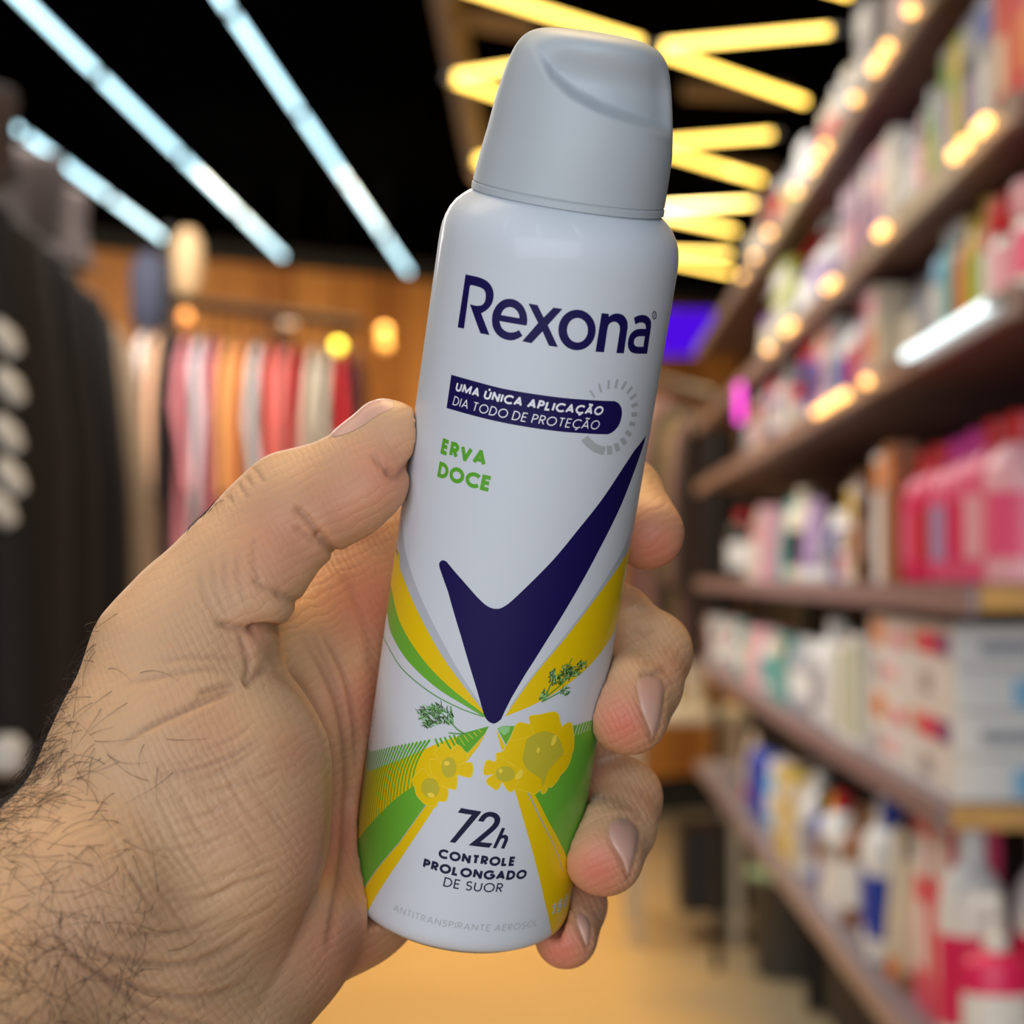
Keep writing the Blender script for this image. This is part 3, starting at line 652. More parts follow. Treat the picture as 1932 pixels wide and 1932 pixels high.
P1 = lambda pts: [lab(x, y) for x, y in pts]
def ell(cx, cy, rx, ry, n=40, rot=0, a0=0, a1=360):
    out = []
    for i in range(n if a1 - a0 == 360 else n + 1):
        t = R(a0 + (a1 - a0) * i / n); x, y = rx * math.cos(t), ry * math.sin(t)
        c, s_ = math.cos(R(rot)), math.sin(R(rot)); out.append((cx + x * c - y * s_, cy + x * s_ + y * c))
    return out
def sm(pts, k=6, closed=False):
    """Catmull-Rom through traced points"""
    n = len(pts); out = []
    for i in range(n if closed else n - 1):
        p0 = pts[(i - 1) % n] if closed or i > 0 else pts[0]; p1 = pts[i]; p2 = pts[(i + 1) % n]
        p3 = pts[(i + 2) % n] if closed or i + 2 < n else pts[-1]
        for j in range(k):
            t = j / k
            out.append(tuple(0.5 * ((2 * p1[d]) + (-p0[d] + p2[d]) * t + (2 * p0[d] - 5 * p1[d] + 4 * p2[d] - p3[d]) * t * t + (-p0[d] + 3 * p1[d] - 3 * p2[d] + p3[d]) * t ** 3) for d in (0, 1)))
    if not closed: out.append(pts[-1])
    return out

# brand lettering
z3 = Z(860, 500, 4.83)
p = Print()
p.poly(z3([(90, 85)] + sm([(150, 98), (210, 112), (270, 137), (318, 182), (344, 250), (340, 320), (315, 375), (275, 415), (232, 440)], 4) + [(308, 638), (225, 622), (130, 358)] + sm([(165, 367), (200, 372), (235, 366), (262, 340), (273, 290), (268, 245), (245, 216), (205, 198), (148, 183)], 4) + [(134, 184), (128, 195), (75, 580), (18, 568)]))
p.poly(z3(sm([(645, 552), (652, 500), (640, 430), (605, 365), (550, 322), (490, 308), (430, 320), (375, 365), (340, 430), (330, 500), (340, 570), (375, 630), (430, 670), (500, 687), (555, 675), (608, 645)], 4) + sm([(575, 592), (545, 608), (500, 615), (455, 603), (418, 570), (398, 510)], 4)), [z3(sm([(412, 455), (430, 415), (465, 388), (510, 385), (550, 410), (575, 450), (580, 485)], 4))])
p.poly(z3([(662, 350), (745, 365), (800, 478), (890, 388), (972, 400), (838, 548), (930, 748), (848, 735), (790, 605), (690, 712), (605, 695), (750, 528)]))
p.poly(z3(ell(1104, 592, 170, 185, 48)), [z3(ell(1108, 594, 95, 112, 40))])
p.poly(z3([(1328, 438), (1395, 445), (1393, 472)] + sm([(1393, 472), (1430, 448), (1480, 442), (1530, 462), (1562, 515), (1565, 570)], 4) + [(1530, 805), (1462, 802)] + sm([(1495, 590), (1490, 550), (1465, 522), (1430, 518), (1395, 540), (1380, 590)], 4) + [(1350, 795), (1272, 790)]))
p.poly(z3(sm([(1622, 480), (1665, 460), (1710, 455), (1755, 475), (1778, 520), (1775, 580)], 4) + [(1742, 808)] + sm([(1650, 808), (1600, 795), (1572, 755), (1568, 700), (1585, 640), (1620, 600), (1665, 583), (1732, 582)], 4) + sm([(1730, 560), (1725, 540), (1705, 525), (1670, 525), (1635, 542)], 3)), [z3([(1722, 648), (1708, 745)] + sm([(1655, 745), (1628, 730), (1622, 700), (1635, 665), (1670, 648)], 3))])
p.poly(z3(ell(1808, 458, 21, 38, 24)), [z3(ell(1808, 458, 15, 29, 24))])
p.stroke(z3([(1803, 478), (1803, 440), (1815, 442), (1817, 455), (1804, 462), (1817, 478)]), 0.09)
p.build('brand_lettering', 'navy', 'large dark navy brand lettering')

# slanted banner and its dial
z1 = Z(830, 690, 4.83)
p = Print()
p.poly(z1(sm([(105, 82), (300, 137), (560, 205), (820, 252), (1100, 290), (1300, 308), (1500, 320)], 6) + sm([(1590, 322), (1630, 345), (1655, 395), (1655, 460), (1635, 530), (1600, 580), (1560, 612), (1525, 625)], 4) + sm([(1300, 615), (1100, 600), (820, 562), (560, 515), (300, 453), (62, 385)], 6)))
p.build('banner', 'navy', 'dark navy banner with a rounded end')
p = Print(); cx, cy = 1528, 470
for i, (x, y) in enumerate([(1388, 258), (1458, 203), (1536, 172), (1608, 165), (1676, 180), (1727, 223), (1760, 283), (1773, 358), (1770, 443), (1752, 530), (1718, 617), (1672, 688), (1612, 742), (1545, 770)]):
    d = Vector((x - cx, (y - cy))).normalized(); n_ = Vector((-d.y, d.x))
    hl = [40, 41, 41, 41, 40, 40, 36, 30, 26, 26, 30, 33, 38, 40][i]; hw = [10, 10, 11, 12, 13, 13, 14, 16, 21, 20, 21, 21, 22, 24][i]
    q = Vector((x, y)); p.poly(z1([tuple(q + d * hl + n_ * hw), tuple(q + d * hl - n_ * hw), tuple(q - d * hl - n_ * hw), tuple(q - d * hl + n_ * hw)]))
p.poly(z1(sm([(1350, 635), (1285, 680)], 1) + sm([(1330, 735), (1400, 785), (1450, 805), (1495, 812)], 3) + sm([(1510, 735), (1460, 728), (1410, 700), (1370, 665)], 3)))
p.build('dial_marks', 'silver', 'silver dial of short marks around the banner end')

# stroke alphabet for the small print
def arc(cx, cy, rx, ry, a0, a1, n=10): return [(cx + rx * math.cos(R(a0 + (a1 - a0) * i / n)), cy + ry * math.sin(R(a0 + (a1 - a0) * i / n))) for i in range(n + 1)]
def glyph(ch):
    G = {
     'A': (.74, [[(0, 0), (.37, 1), (.74, 0)], [(.13, .3), (.61, .3)]]),
     'C': (.78, [arc(.5, .5, .5, .5, 45, 315, 18)]),
     'D': (.68, [[(0, 0), (0, 1), (.25, 1)] + arc(.25, .5, .43, .5, 90, -90, 12) + [(0, 0)]]),
     'E': (.46, [[(.46, 0), (0, 0), (0, 1), (.46, 1)], [(0, .52), (.42, .52)]]),
     'G': (.92, [arc(.5, .5, .5, .5, 45, 360, 20), [(1.0, .5), (.55, .5)]]),
     'I': (.0, [[(0, 0), (0, 1)]]),
     'L': (.42, [[(0, 1), (0, 0), (.42, 0)]]),
     'M': (1.0, [[(0, 0), (.04, 1), (.5, .1), (.96, 1), (1.0, 0)]]),
     'N': (.66, [[(0, 0), (0, 1), (.66, 0), (.66, 1)]]),
     'O': (.94, [arc(.47, .5, .47, .5, 0, 360, 24)]),
     'P': (.48, [[(0, 0), (0, 1), (.22, 1)] + arc(.22, .74, .27, .26, 90, -90, 8) + [(0, .48)]]),
     'R': (.5, [[(0, 0), (0, 1), (.22, 1)] + arc(.22, .74, .27, .26, 90, -90, 8) + [(0, .48)], [(.2, .48), (.5, 0)]]),
     'S': (.5, [arc(.26, .745, .235, .255, 30, 250, 10) + arc(.25, .26, .25, .26, 75, -150, 12)]),
     'T': (.54, [[(0, 1), (.54, 1)], [(.27, 1), (.27, 0)]]),
     'U': (.62, [[(0, 1), (0, .32)] + arc(.31, .32, .31, .32, 180, 360, 10) + [(.62, 1)]]),
     'V': (.7, [[(0, 1), (.35, 0), (.7, 1)]]),
     '1': (.22, [[(0, .8), (.22, 1), (.22, 0)]]),
     '5': (.5, [[(.46, 1), (.08, 1), (.04, .55)] + arc(.23, .31, .26, .31, 110, -150, 10)]),
     '0': (.52, [arc(.26, .5, .26, .5, 0, 360, 20)]),
     'm': (.7, [[(0, 0), (0, .65)], [(0, .45)] + arc(.17, .46, .17, .2, 180, 0, 6) + [(.34, 0)], [(.34, .45)] + arc(.52, .46, .18, .2, 180, 0, 6) + [(.7, 0)]]),
     'l': (.0, [[(0, 0), (0, 1)]]), ' ': (.06, [])}
    base = {'Ú': 'U', 'Ç': 'C', 'Ã': 'A'}.get(ch, ch); wd, st = G[base]; st = [list(x) for x in st]
    if ch == 'Ú': st.append([(.26, 1.14), (.42, 1.34)])
    if ch == 'Ã': st.append([(.14, 1.16), (.26, 1.27), (.46, 1.17), (.6, 1.28)])
    if ch == 'Ç': st.append([(.5, 0), (.58, -.14), (.42, -.26)])
    return wd, st
def text(p, txt, start, end, h, t, slant=0.0, gap=0.2, off=0.03, zoff=0.0):
    """baseline from start to end (label coords); h cap height, t stroke width, in mm"""
    hs = h - t; gl = [glyph(c) for c in txt]; nat = 0
    for i, (wd, st) in enumerate(gl): nat += wd * hs + t + (gap * h if i < len(gl) - 1 else 0)
    x0, y0 = start; x1, y1 = end; k = (x1 - x0) / nat; x = 0.0
    for i, (wd, st) in enumerate(gl):
        for pl in st:
            pts = []
            for (gx, gy) in pl:
                yy = gy * hs + t / 2; xx = (x + t / 2 + gx * hs) * k
                X = x0 + xx; pts.append((X + slant * yy, y0 + (y1 - y0) * xx / (x1 - x0) + yy))
            closed = txt[i] in 'O0' and len(pl) > 12 and abs(pl[0][0] - pl[-1][0]) < 1e-6 and abs(pl[0][1] - pl[-1][1]) < 1e-6
            cl = (y0, y0 + h) if all(-.05 < q[1] < 1.05 for q in pl) else None
            if closed: p.stroke(pts[:-1], t, off, True)
            else: p.stroke(pts, t, off, clip=cl)
        x += wd * hs + t + gap * h
    return p
def line(zf, s, e):
    a_ = zf([s])[0]; b_ = zf([e])[0]; zz = (a_[1] + b_[1]) / 2
    return (a_[0], zz), (b_[0], zz)
p = Print(); s_, e_ = line(z1, (136, 233), (1478, 446)); text(p, 'UMA ÚNICA APLICAÇÃO', s_, e_, 1.72, 0.38, 0.16, 0.06, 0.06)
s_, e_ = line(z1, (114, 360), (1442, 577)); text(p, 'DIA TODO DE PROTEÇÃO', s_, e_, 1.72, 0.2, 0.16, 0.14, 0.06)
p.build('banner_text', 'white', 'two lines of white slanted capitals')
z2 = Z(750, 480, 3.22)
p = Print(); s_, e_ = line(z2, (258, 1213), (536, 1286)); text(p, 'ERVA', s_, e_, 2.95, 0.76, 0.05, 0.03)
s_, e_ = line(z2, (238, 1353), (566, 1440)); text(p, 'DOCE', s_, e_, 2.95, 0.76, 0.05, 0.03)
p.build('scent_text', 'green2', 'bold green capitals naming the scent')
z5 = Z(780, 1490, 7.728)
p = Print()
p.poly(z5([(695, 265), (990, 315), (975, 345), (610, 775), (528, 762), (850, 365), (648, 332)]))
p.poly(z5(sm([(942, 455), (985, 385), (1050, 335), (1130, 322), (1210, 345), (1258, 395), (1265, 450), (1240, 520), (1180, 590)], 3) + [(975, 762), (1155, 780), (1105, 845), (805, 808)] + sm([(1090, 572), (1150, 515), (1180, 460), (1175, 420), (1140, 395), (1100, 392), (1060, 415), (1020, 468)], 3)))
p.poly(z5([(1290, 555), (1338, 558), (1295, 665)] + sm([(1295, 665), (1330, 655), (1365, 668), (1382, 700), (1375, 745)], 3) + [(1325, 858), (1275, 855)] + sm([(1320, 745), (1325, 715), (1300, 705), (1268, 725)], 3) + [(1205, 852), (1155, 850)]))
s_, e_ = line(z5, (352, 985), (1480, 1112)); text(p, 'CONTROLE', s_, e_, 1.98, 0.52, 0.02, 0.05)
s_, e_ = line(z5, (128, 1132), (1640, 1297)); text(p, 'PROLONGADO', s_, e_, 1.98, 0.52, 0.05, 0.04)
s_, e_ = line(z5, (428, 1408), (1290, 1496)); text(p, 'DE SUOR', s_, e_, 1.98, 0.27, 0.05, 0.12)
p.build('claim_text', 'navy2', 'dark navy figures and capitals on the white wedge')
p = Print(); s_, e_ = line(P1, (742, 1716.5), (1013, 1747)); text(p, 'ANTITRANSPIRANTE AEROSOL', s_, e_, 1.42, 0.18, 0.06, 0.15)
p.build('product_type_text', 'silver', 'thin silver capitals along the base')

# check mark emblem
p = Print()
p.poly(P1([(1217.5, 822), (1215.8, 832), (1197, 887), (1172.8, 950), (1131.9, 1033.3), (1084.8, 1120), (1034, 1203.6), (990.6, 1272.5), (965, 1316), (952.5, 1341)] + sm([(945.3, 1357), (932.6, 1365), (920, 1359.4), (912.7, 1346.7)], 4) + [(900, 1301.4), (871, 1203.6), (845.7, 1116.7)] + sm([(829.3, 1069.6), (829.3, 1061.6), (835.5, 1056.9), (843, 1060)], 3) + sm([(874.6, 1097), (900, 1126), (918.1, 1142.5), (934.4, 1148.6), (950.7, 1144.5), (976, 1124), (1041.3, 1058.7), (1091.6, 998), (1135, 943), (1172.4, 887), (1197.2, 849)], 4)), off=0.05)
p.build('check_mark_emblem', 'navy', 'large dark navy check mark')

def ext(px, py, da):
    q = lab(px, py); return (q[0] + da, q[1])
def band(ink, left, right, name, label, off=0.02):
    p = Print(); A = left; B = right; p.poly(A + B[::-1], off=off); return p.build(name, ink, label)
gl_l = sm([(752, 1020), (754, 1060), (758.7, 1084), (787.7, 1153), (831, 1232.6), (874.6, 1294), (911, 1340)], 5)
gl_r = sm([(757, 960), (759.4, 993.5), (766, 1044), (789.5, 1116.7), (824, 1189), (867.4, 1268.8), (910, 1333)], 5)
band('grey', [ext(757, 960, -8), ext(748, 1030, -8)] + P1(gl_l[5:]), P1(gl_r), 'swoosh_grey', 'grey curved swoosh on the left')
yl_l = sm([(738.8, 1109), (755, 1174.6), (795, 1239.9), (845.7, 1294), (913, 1347)], 6)
band('yellow', [ext(748, 1030, -8), ext(737, 1100, -8)] + P1(yl_l), P1(gl_l[3:]), 'swoosh_yellow', 'yellow curved swoosh on the left')
gr_l = sm([(731, 1160), (738.8, 1196.4), (769.6, 1247), (824, 1297.8), (882, 1334), (917, 1355)], 6)
band('green', [ext(735, 1105, -8), ext(729, 1160, -6)] + P1(gr_l), P1(yl_l), 'swoosh_green', 'green curved swoosh on the left')
p = Print(); p.stroke([ext(724, 1195, -3)] + P1(sm([(729, 1213), (758.7, 1261.6), (813, 1307), (867.4, 1336), (911, 1352)], 6)), 0.28, 0.02, w2=0.2); p.build('swoosh_line', 'mid', 'thin green hairline swoosh')
rg_l = sm([(1199, 955), (1186, 1011.6), (1157, 1069.6), (1113.8, 1134.8), (1055.8, 1210.9), (997.8, 1283), (960, 1336)], 5)
rg_r = sm([(1203, 962), (1195.5, 1012), (1171.7, 1062), (1124.6, 1127.5), (1066.7, 1203.6), (1012, 1268.8), (963, 1336)], 5)
band('grey', P1(rg_l), [ext(1201, 955, 6), ext(1197, 1000, 4)] + P1(rg_r[6:]), 'swoosh_grey', 'grey curved swoosh on the right')
ry_r = sm([(1164.5, 1174.6), (1150, 1207), (1113.8, 1254), (1066.7, 1294), (1012, 1326.8), (952.5, 1352)], 5)
band('yellow', P1(rg_r[5:]), [ext(1197, 1000, 8), ext(1166, 1160, 8)] + P1(ry_r[1:]), 'swoosh_yellow', 'yellow curved swoosh on the right')

# lower fans: green, yellow and hatching left
z6 = Z(660, 1370, 6.44); z4 = Z(630, 1300, 3.22); z7 = Z(890, 1320, 7.728)
top_b = sm([(250, 310), (560, 240), (800, 195), (1000, 160), (1200, 115), (1400, 75), (1560, 35), (1690, 0)], 4)
mid_b = sm([(215, 555), (400, 487), (700, 370), (1000, 240), (1200, 160), (1420, 90)], 4)
low_b = sm([(75, 1480), (105, 1375), (300, 1130), (560, 880), (775, 725)], 5)
p = Print(); a0 = z6([(215, 555)])[0]; a1_ = z6([(75, 1480)])[0]
p.poly([(a0[0] - 7, a0[1] + .6)] + z6(mid_b) + z6([(1300, 230), (1180, 420), (1080, 640), (860, 740), (775, 725)]) + z6(low_b[::-1]) + [(a1_[0] - 7, a1_[1] - .5)], off=0.02)
p.build('fan_yellow', 'yellow', 'yellow hatched fan at the lower left')
p = Print()
def along(b, t):
    i = min(int(t * (len(b) - 1)), len(b) - 2); f_ = t * (len(b) - 1) - i
    return (b[i][0] + (b[i + 1][0] - b[i][0]) * f_, b[i][1] + (b[i + 1][1] - b[i][1]) * f_)
tl = [z6([q])[0] for q in top_b[:13]]; ll = [z6([q])[0] for q in low_b]
tl = [(tl[0][0] - 3, tl[0][1] - .2)] + tl; ll = [(ll[0][0] - 1.5, ll[0][1] - 1)] + ll
def alen(b, t):
    L = [0]
    for i in range(1, len(b)): L.append(L[-1] + math.hypot(b[i][0] - b[i - 1][0], b[i][1] - b[i - 1][1]))
    return (float(np.interp(t * L[-1], L, [q[0] for q in b])), float(np.interp(t * L[-1], L, [q[1] for q in b])))
for i in range(25):
    t = i / 24.5; A = alen(tl, t); B = alen(ll, t); d = (B[0] - A[0], B[1] - A[1])
    cpts = [(A[0] + d[0] * u + 0.9 * math.sin(u * 3.14) * -1, A[1] + d[1] * u) for u in np.linspace(0, 1, 7)]
    p.stroke(cpts, 0.42, 0.035, w2=0.26)
for (s0, e0) in (((1040, 152), (1110, 320)), ((1095, 142), (1170, 300)), ((1150, 130), (1240, 300)), ((1210, 116), (1290, 260)), ((1262, 105), (1340, 270))):
    p.stroke(z6([s0, e0]), 0.42, 0.035)
p.poly(z6([(1690, 0), (1640, 90), (1430, 325), (1350, 270), (1290, 200), (1310, 120), (1400, 78), (1560, 35)]), off=0.036)
p.build('fan_hatching', 'green2', 'fine green hatching lines')
p = Print()
for q in ((1330, 130, 1395, 235), (1385, 110, 1445, 190), (1440, 92, 1500, 155), (1505, 70, 1545, 120), (1560, 40, 1600, 75)): p.stroke(z6([q[:2], q[2:]]), 0.12, 0.05)
p.build('fan_ticks', 'gold', 'short pale yellow ticks')
p = Print(); g0 = lab(656.5, 1663); g1 = lab(658, 1685)
p.poly([(ll[0][0] - 5, ll[0][1] + .5)] + ll + z6([(900, 740), (960, 900)]) + z4([(575, 690), (560, 705), (400, 930), (250, 1110), (150, 1280), (138, 1297)]) + [lab(664, 1695), (g1[0] - 4, 1.6), (g0[0] - 7, g0[1])], off=0.025)
p.build('fan_green', 'green', 'broad green fan at the lower left')
p = Print(); p.poly(z4([(560, 705), (590, 640), (650, 640), (630, 690), (540, 830), (400, 1040), (280, 1220), (205, 1365)]) + z4([(138, 1300), (150, 1280), (250, 1110), (400, 930)]), off=0.028)
p.poly(z6([(1660, 70), (1560, 250), (1420, 430), (1360, 440), (1430, 330)]), off=0.03)
p.build('wedge_yellow', 'yellow', 'narrow yellow wedge on the left')
p = Print(); p.stroke(z4([(560, 705), (400, 930), (250, 1110), (145, 1288)]), 0.16, 0.04); p.build('wedge_line', 'silver', 'silver hairline')
# lower right
p = Print(); r1 = lab(1077, 1666)
p.poly(z4([(1180, 560), (1070, 530), (1100, 620), (1150, 790), (1220, 1040), (1280, 1290), (1312, 1505)]) + [lab(1040, 1769), lab(1050, 1762), lab(1060, 1752), (lab(1071, 1735)[0] + 1.0, 1.9), (r1[0] + 6, 2.4), (r1[0] + 6, r1[1])] + P1([(1079, 1655), (1077, 1644.7), (1061.7, 1601), (1033.7, 1548), (1008.9, 1498.8), (1000, 1482)]), off=0.03)
p.poly(z7([(360, 460), (385, 480), (490, 680), (440, 745)]), off=0.03)
p.build('wedge_yellow', 'yellow', 'yellow wedge on the right')
p = Print(); p.stroke(z4([(1180, 630), (1250, 780), (1340, 960), (1390, 1110)]), 0.34, 0.05, w2=0.15); p.build('wedge_line', 'silver', 'silver hairline on the yellow wedge')
p = Print(); e0 = lab(1128, 1385); e1_ = lab(1079, 1655)
p.poly(z7([(1480, 380), (1490, 540)]) + P1([(1075, 1420), (1050, 1470), (1008.9, 1498.8), (1033.7, 1548), (1061.7, 1601), (1077, 1644.7), (1079, 1655)]) + [(e1_[0] + 7, e1_[1]), (e0[0] + 7, e0[1] + 2), (e0[0], e0[1] + 1.6)] + z7([(1860, 250), (1660, 320)]), off=0.025)
p.poly(z7([(370, 420), (460, 380), (630, 385), (570, 520), (500, 660)]), off=0.03)
p.build('fan_green', 'green', 'broad green fan at the lower right')
p = Print()
for i in range(9):
    x0 = 1520 + i * 45 - i * i * 0.6; y0 = 365 - i * 15; p.stroke(z7([(x0 + 30, y0 - 12), (x0 - 25 + 2 * i, y0 + 165 - i * 2)]), 0.16, 0.045)
p.build('fan_hatching', 'white', 'white hatching lines on the green fan')
p = Print(); p.poly(z7([(375, 425), (465, 385), (560, 395), (545, 470), (470, 520), (420, 480)]), off=0.045); p.build('fan_glow', 'pale', 'pale green patch')

# flowers
p = Print()
FL_L = [(1030, 320), (1080, 260), (1150, 215), (1225, 288), (1300, 225), (1360, 260), (1400, 310), (1440, 340), (1420, 400), (1400, 440), (1470, 440), (1495, 490), (1475, 615), (1390, 610), (1310, 592), (1305, 660), (1285, 770), (1200, 755), (1195, 830), (1165, 910), (1075, 915), (1060, 960), (1030, 985), (930, 955), (870, 905), (810, 830), (790, 740), (760, 650), (850, 545), (890, 515), (940, 560), (985, 620), (1000, 600), (970, 470), (985, 400), (1070, 395)]
p.poly(z6(sm(FL_L, 3, True)), off=0.055)
FL_R = [(840, 240), (1000, 215), (1190, 175), (1250, 205), (1280, 270), (1290, 340), (1320, 390), (1380, 340), (1450, 340), (1470, 420), (1490, 590), (1480, 720), (1455, 800), (1430, 900), (1370, 1020), (1300, 1090), (1240, 1190), (1155, 1280), (1120, 1265), (1090, 1330), (1050, 1370), (1015, 1360), (1000, 1310), (920, 1375), (800, 1340), (700, 1310), (620, 1310), (560, 1345), (500, 1290), (440, 1200), (400, 1280), (350, 1315), (300, 1280), (220, 1215), (230, 1150), (320, 1080), (175, 1090), (215, 885), (350, 905), (360, 780), (450, 755), (540, 600), (600, 470), (640, 370), (700, 330), (800, 350), (850, 340)]
p.poly(z7(sm(FL_R, 3, True)), off=0.055)
p.build('flower_print', 'yellow', 'printed yellow fennel flowers')
p = Print(); p.stroke(z6(sm(FL_L, 3, True)), 0.13, 0.07, True); p.stroke(z7(sm(FL_R, 3, True)), 0.13, 0.07, True)
for st in ([(1090, 400), (1110, 470)], [(1240, 330), (1225, 380)], [(1310, 470), (1400, 440)], [(1305, 590), (1280, 640)], [(1000, 600), (1060, 640)], [(1195, 755), (1100, 720)]): p.stroke(z6(st), 0.1, 0.075)
for st in ([(540, 600), (760, 560), (900, 500)], [(850, 340), (900, 500)], [(1310, 390), (1240, 520)], [(1440, 800), (1330, 790)], [(1090, 1330), (1060, 1230)], [(620, 1310), (700, 1150), (800, 1020)], [(360, 800), (520, 900), (640, 980)], [(330, 1085), (350, 1060)]): p.stroke(z7(st), 0.1, 0.075)
p.build('flower_outline', 'gold', 'pale yellow petal edges')
p = Print(); p.poly(z6(ell(1205, 500, 90, 125, 28)), off=0.08); p.poly(z6(ell(978, 750, 108, 122, 28, -20)), off=0.08)
p.poly(z7(sm([(740, 870), (770, 700), (800, 580), (900, 510), (1000, 470), (1100, 465), (1200, 500), (1280, 580), (1320, 700), (1330, 790), (1250, 880), (1150, 990), (1100, 1070), (1060, 1200), (1030, 1250), (1000, 1150), (900, 1080), (800, 1000)], 3, True)), off=0.08)
p.poly(z7(ell(485, 1080, 140, 112, 28)), off=0.08); p.build('flower_centre', 'olive', 'olive flower centres')
p = Print()
for (x, y, rx, ry, ro) in ((1195, 590, 32, 85, 20), (965, 735, 22, 45, 10), (420, 1035, 32, 32, 0), (690, 1090, 40, 90, 35), (1180, 450, 35, 30, 0)): 
    p.poly((z6 if y == 450 else z7)(ell(x, y, rx, ry, 16, ro)), off=0.1)
p.poly(z6(ell(990, 835, 45, 28, 16, 20)), off=0.1); p.build('flower_light', 'gold', 'light yellow petal highlights')
# sprigs
z8 = Z(760, 1220, 5.084)
def sprig(stems, clusters, seed):
    rr = random.Random(seed); d_, m_, l_ = Print(), Print(), Print()
    for st in stems: m_.stroke(z8(sm(st, 3)), 0.3, 0.07, w2=0.22)
    for (x, y, rx, ry, n_, ang) in clusters:
        for i in range(n_):
            t = rr.uniform(0, 6.283); q = math.sqrt(rr.random()); cx_ = x + rx * q * math.cos(t); cy_ = y + ry * q * math.sin(t)
            a_ = R(ang + rr.uniform(-50, 50)); ln = rr.uniform(14, 30)
            k = rr.random(); pr = d_ if k < .5 else (m_ if k < .78 else l_)
            pr.stroke(z8([(cx_ - ln * math.cos(a_), cy_ + ln * math.sin(a_)), (cx_ + ln * .2, cy_), (cx_ + ln * math.cos(a_), cy_ - ln * math.sin(a_))]), rr.uniform(.14, .34), 0.06 + 0.008 * rr.randint(0, 4), w2=0.08)
    d_.build('sprig_dark', 'dark', 'dark green printed fennel sprig'); m_.build('sprig_stem', 'mid', 'green printed sprig stems'); l_.build('sprig_light', 'pale', 'pale green sprig tips')
sprig([[(600, 838), (520, 790), (440, 700), (330, 600)], [(480, 740), (470, 640), (460, 570)], [(600, 832), (520, 835), (440, 826)]],
      [(270, 660, 120, 100, 110, 150), (200, 610, 60, 50, 30, 160), (330, 580, 60, 55, 40, 120), (430, 660, 55, 80, 40, 110), (240, 740, 60, 35, 25, 170)], 3)
sprig([[(1330, 530), (1400, 460), (1520, 360), (1700, 180)], [(1360, 490), (1430, 330), (1460, 220)], [(1520, 360), (1580, 200), (1620, 110)], [(1340, 525), (1480, 450), (1570, 400)]],
      [(1640, 235, 60, 50, 50, 45), (1720, 165, 45, 30, 25, 40), (1570, 240, 45, 70, 50, 65), (1510, 300, 35, 60, 30, 70), (1440, 290, 35, 70, 40, 75), (1350, 460, 35, 45, 25, 60), (1560, 420, 45, 45, 20, 40)], 4)
# volume mark and micro text on the flanks
p = Print(); v0 = lab(1036, 1731); v1 = (lab(1074, 1712)[0] + 1.2, v0[1])
text(p, '150 ml', v0, v1, 2.7, 0.62, 0.1, 0.1, 0.05); p.build('volume_outline', 'white', 'white outline of the volume mark')
p = Print(); text(p, '150 ml', (v0[0] + .12, v0[1] + .14), (v1[0] - .12, v0[1] + .14), 2.42, 0.32, 0.1, 0.16, 0.07); p.build('volume_text', 'silver', 'silver volume mark')
p = Print(); rr = random.Random(5); zt, zb = lab(706, 1325), lab(666, 1650); zz = zb[1]
while zz < zt[1]:
    h_ = rr.uniform(.25, .7); p.stroke([(-CAN_R * 1.33 - rr.uniform(0, .3), zz), (-CAN_R * 1.33 + rr.uniform(.3, .7), zz + rr.uniform(-.1, .1))], h_ * .45, 0.05); zz += h_ * rr.uniform(.9, 1.3)
p.build('micro_text', 'micro', 'column of tiny illegible print on the left flank')
# ================================================================== the hand (one continuous surface grown from a distance field)
H_ = 0.8
GX0, GX1, GY0, GY1, GZ0, GZ1 = -150.0, 46.0, -150.0, 26.0, -442.0, -262.0
nx, ny, nz = int((GX1 - GX0) / H_) + 1, int((GY1 - GY0) / H_) + 1, int((GZ1 - GZ0) / H_) + 1
ax = (GX0 + H_ * np.arange(nx)).astype(np.float32); ay = (GY0 + H_ * np.arange(ny)).astype(np.float32); az = (GZ0 + H_ * np.arange(nz)).astype(np.float32)
def new_field(): return np.full((nx, ny, nz), 30.0, np.float32)
def smin(a_, b_, k):
    if k <= 0: return np.minimum(a_, b_)
    h_ = np.clip(0.5 + 0.5 * (b_ - a_) / k, 0, 1)
    return b_ + (a_ - b_) * h_ - k * h_ * (1 - h_)
def sub(lo, hi):
    i0 = max(0, int((lo[0] - GX0) / H_)); i1 = min(nx, int((hi[0] - GX0) / H_) + 2)
    j0 = max(0, int((lo[1] - GY0) / H_)); j1 = min(ny, int((hi[1] - GY0) / H_) + 2)
    k0 = max(0, int((lo[2] - GZ0) / H_)); k1 = min(nz, int((hi[2] - GZ0) / H_) + 2)
    return slice(i0, i1), slice(j0, j1), slice(k0, k1)
def cone(Fd, A, B, k=2.0):
    """round cone between (px,py,depth,radius mm) points A and B, smooth-joined to the field"""
    a_ = cpt(*A[:3]).astype(np.float32); b_ = cpt(*B[:3]).astype(np.float32); r0, r1 = A[3], B[3]; m_ = max(r0, r1) + 2 * k + 2
    sl = sub(np.minimum(a_, b_) - m_, np.maximum(a_, b_) + m_)
    X, Y, Zz = ax[sl[0]][:, None, None], ay[sl[1]][None, :, None], az[sl[2]][None, None, :]
    ab = b_ - a_; L2 = float(ab @ ab) + 1e-9
    t = np.clip(((X - a_[0]) * ab[0] + (Y - a_[1]) * ab[1] + (Zz - a_[2]) * ab[2]) / L2, 0, 1)
    d = np.sqrt((X - a_[0] - t * ab[0]) ** 2 + (Y - a_[1] - t * ab[1]) ** 2 + (Zz - a_[2] - t * ab[2]) ** 2) - (r0 + (r1 - r0) * t)
    Fd[sl] = smin(Fd[sl], d, k)
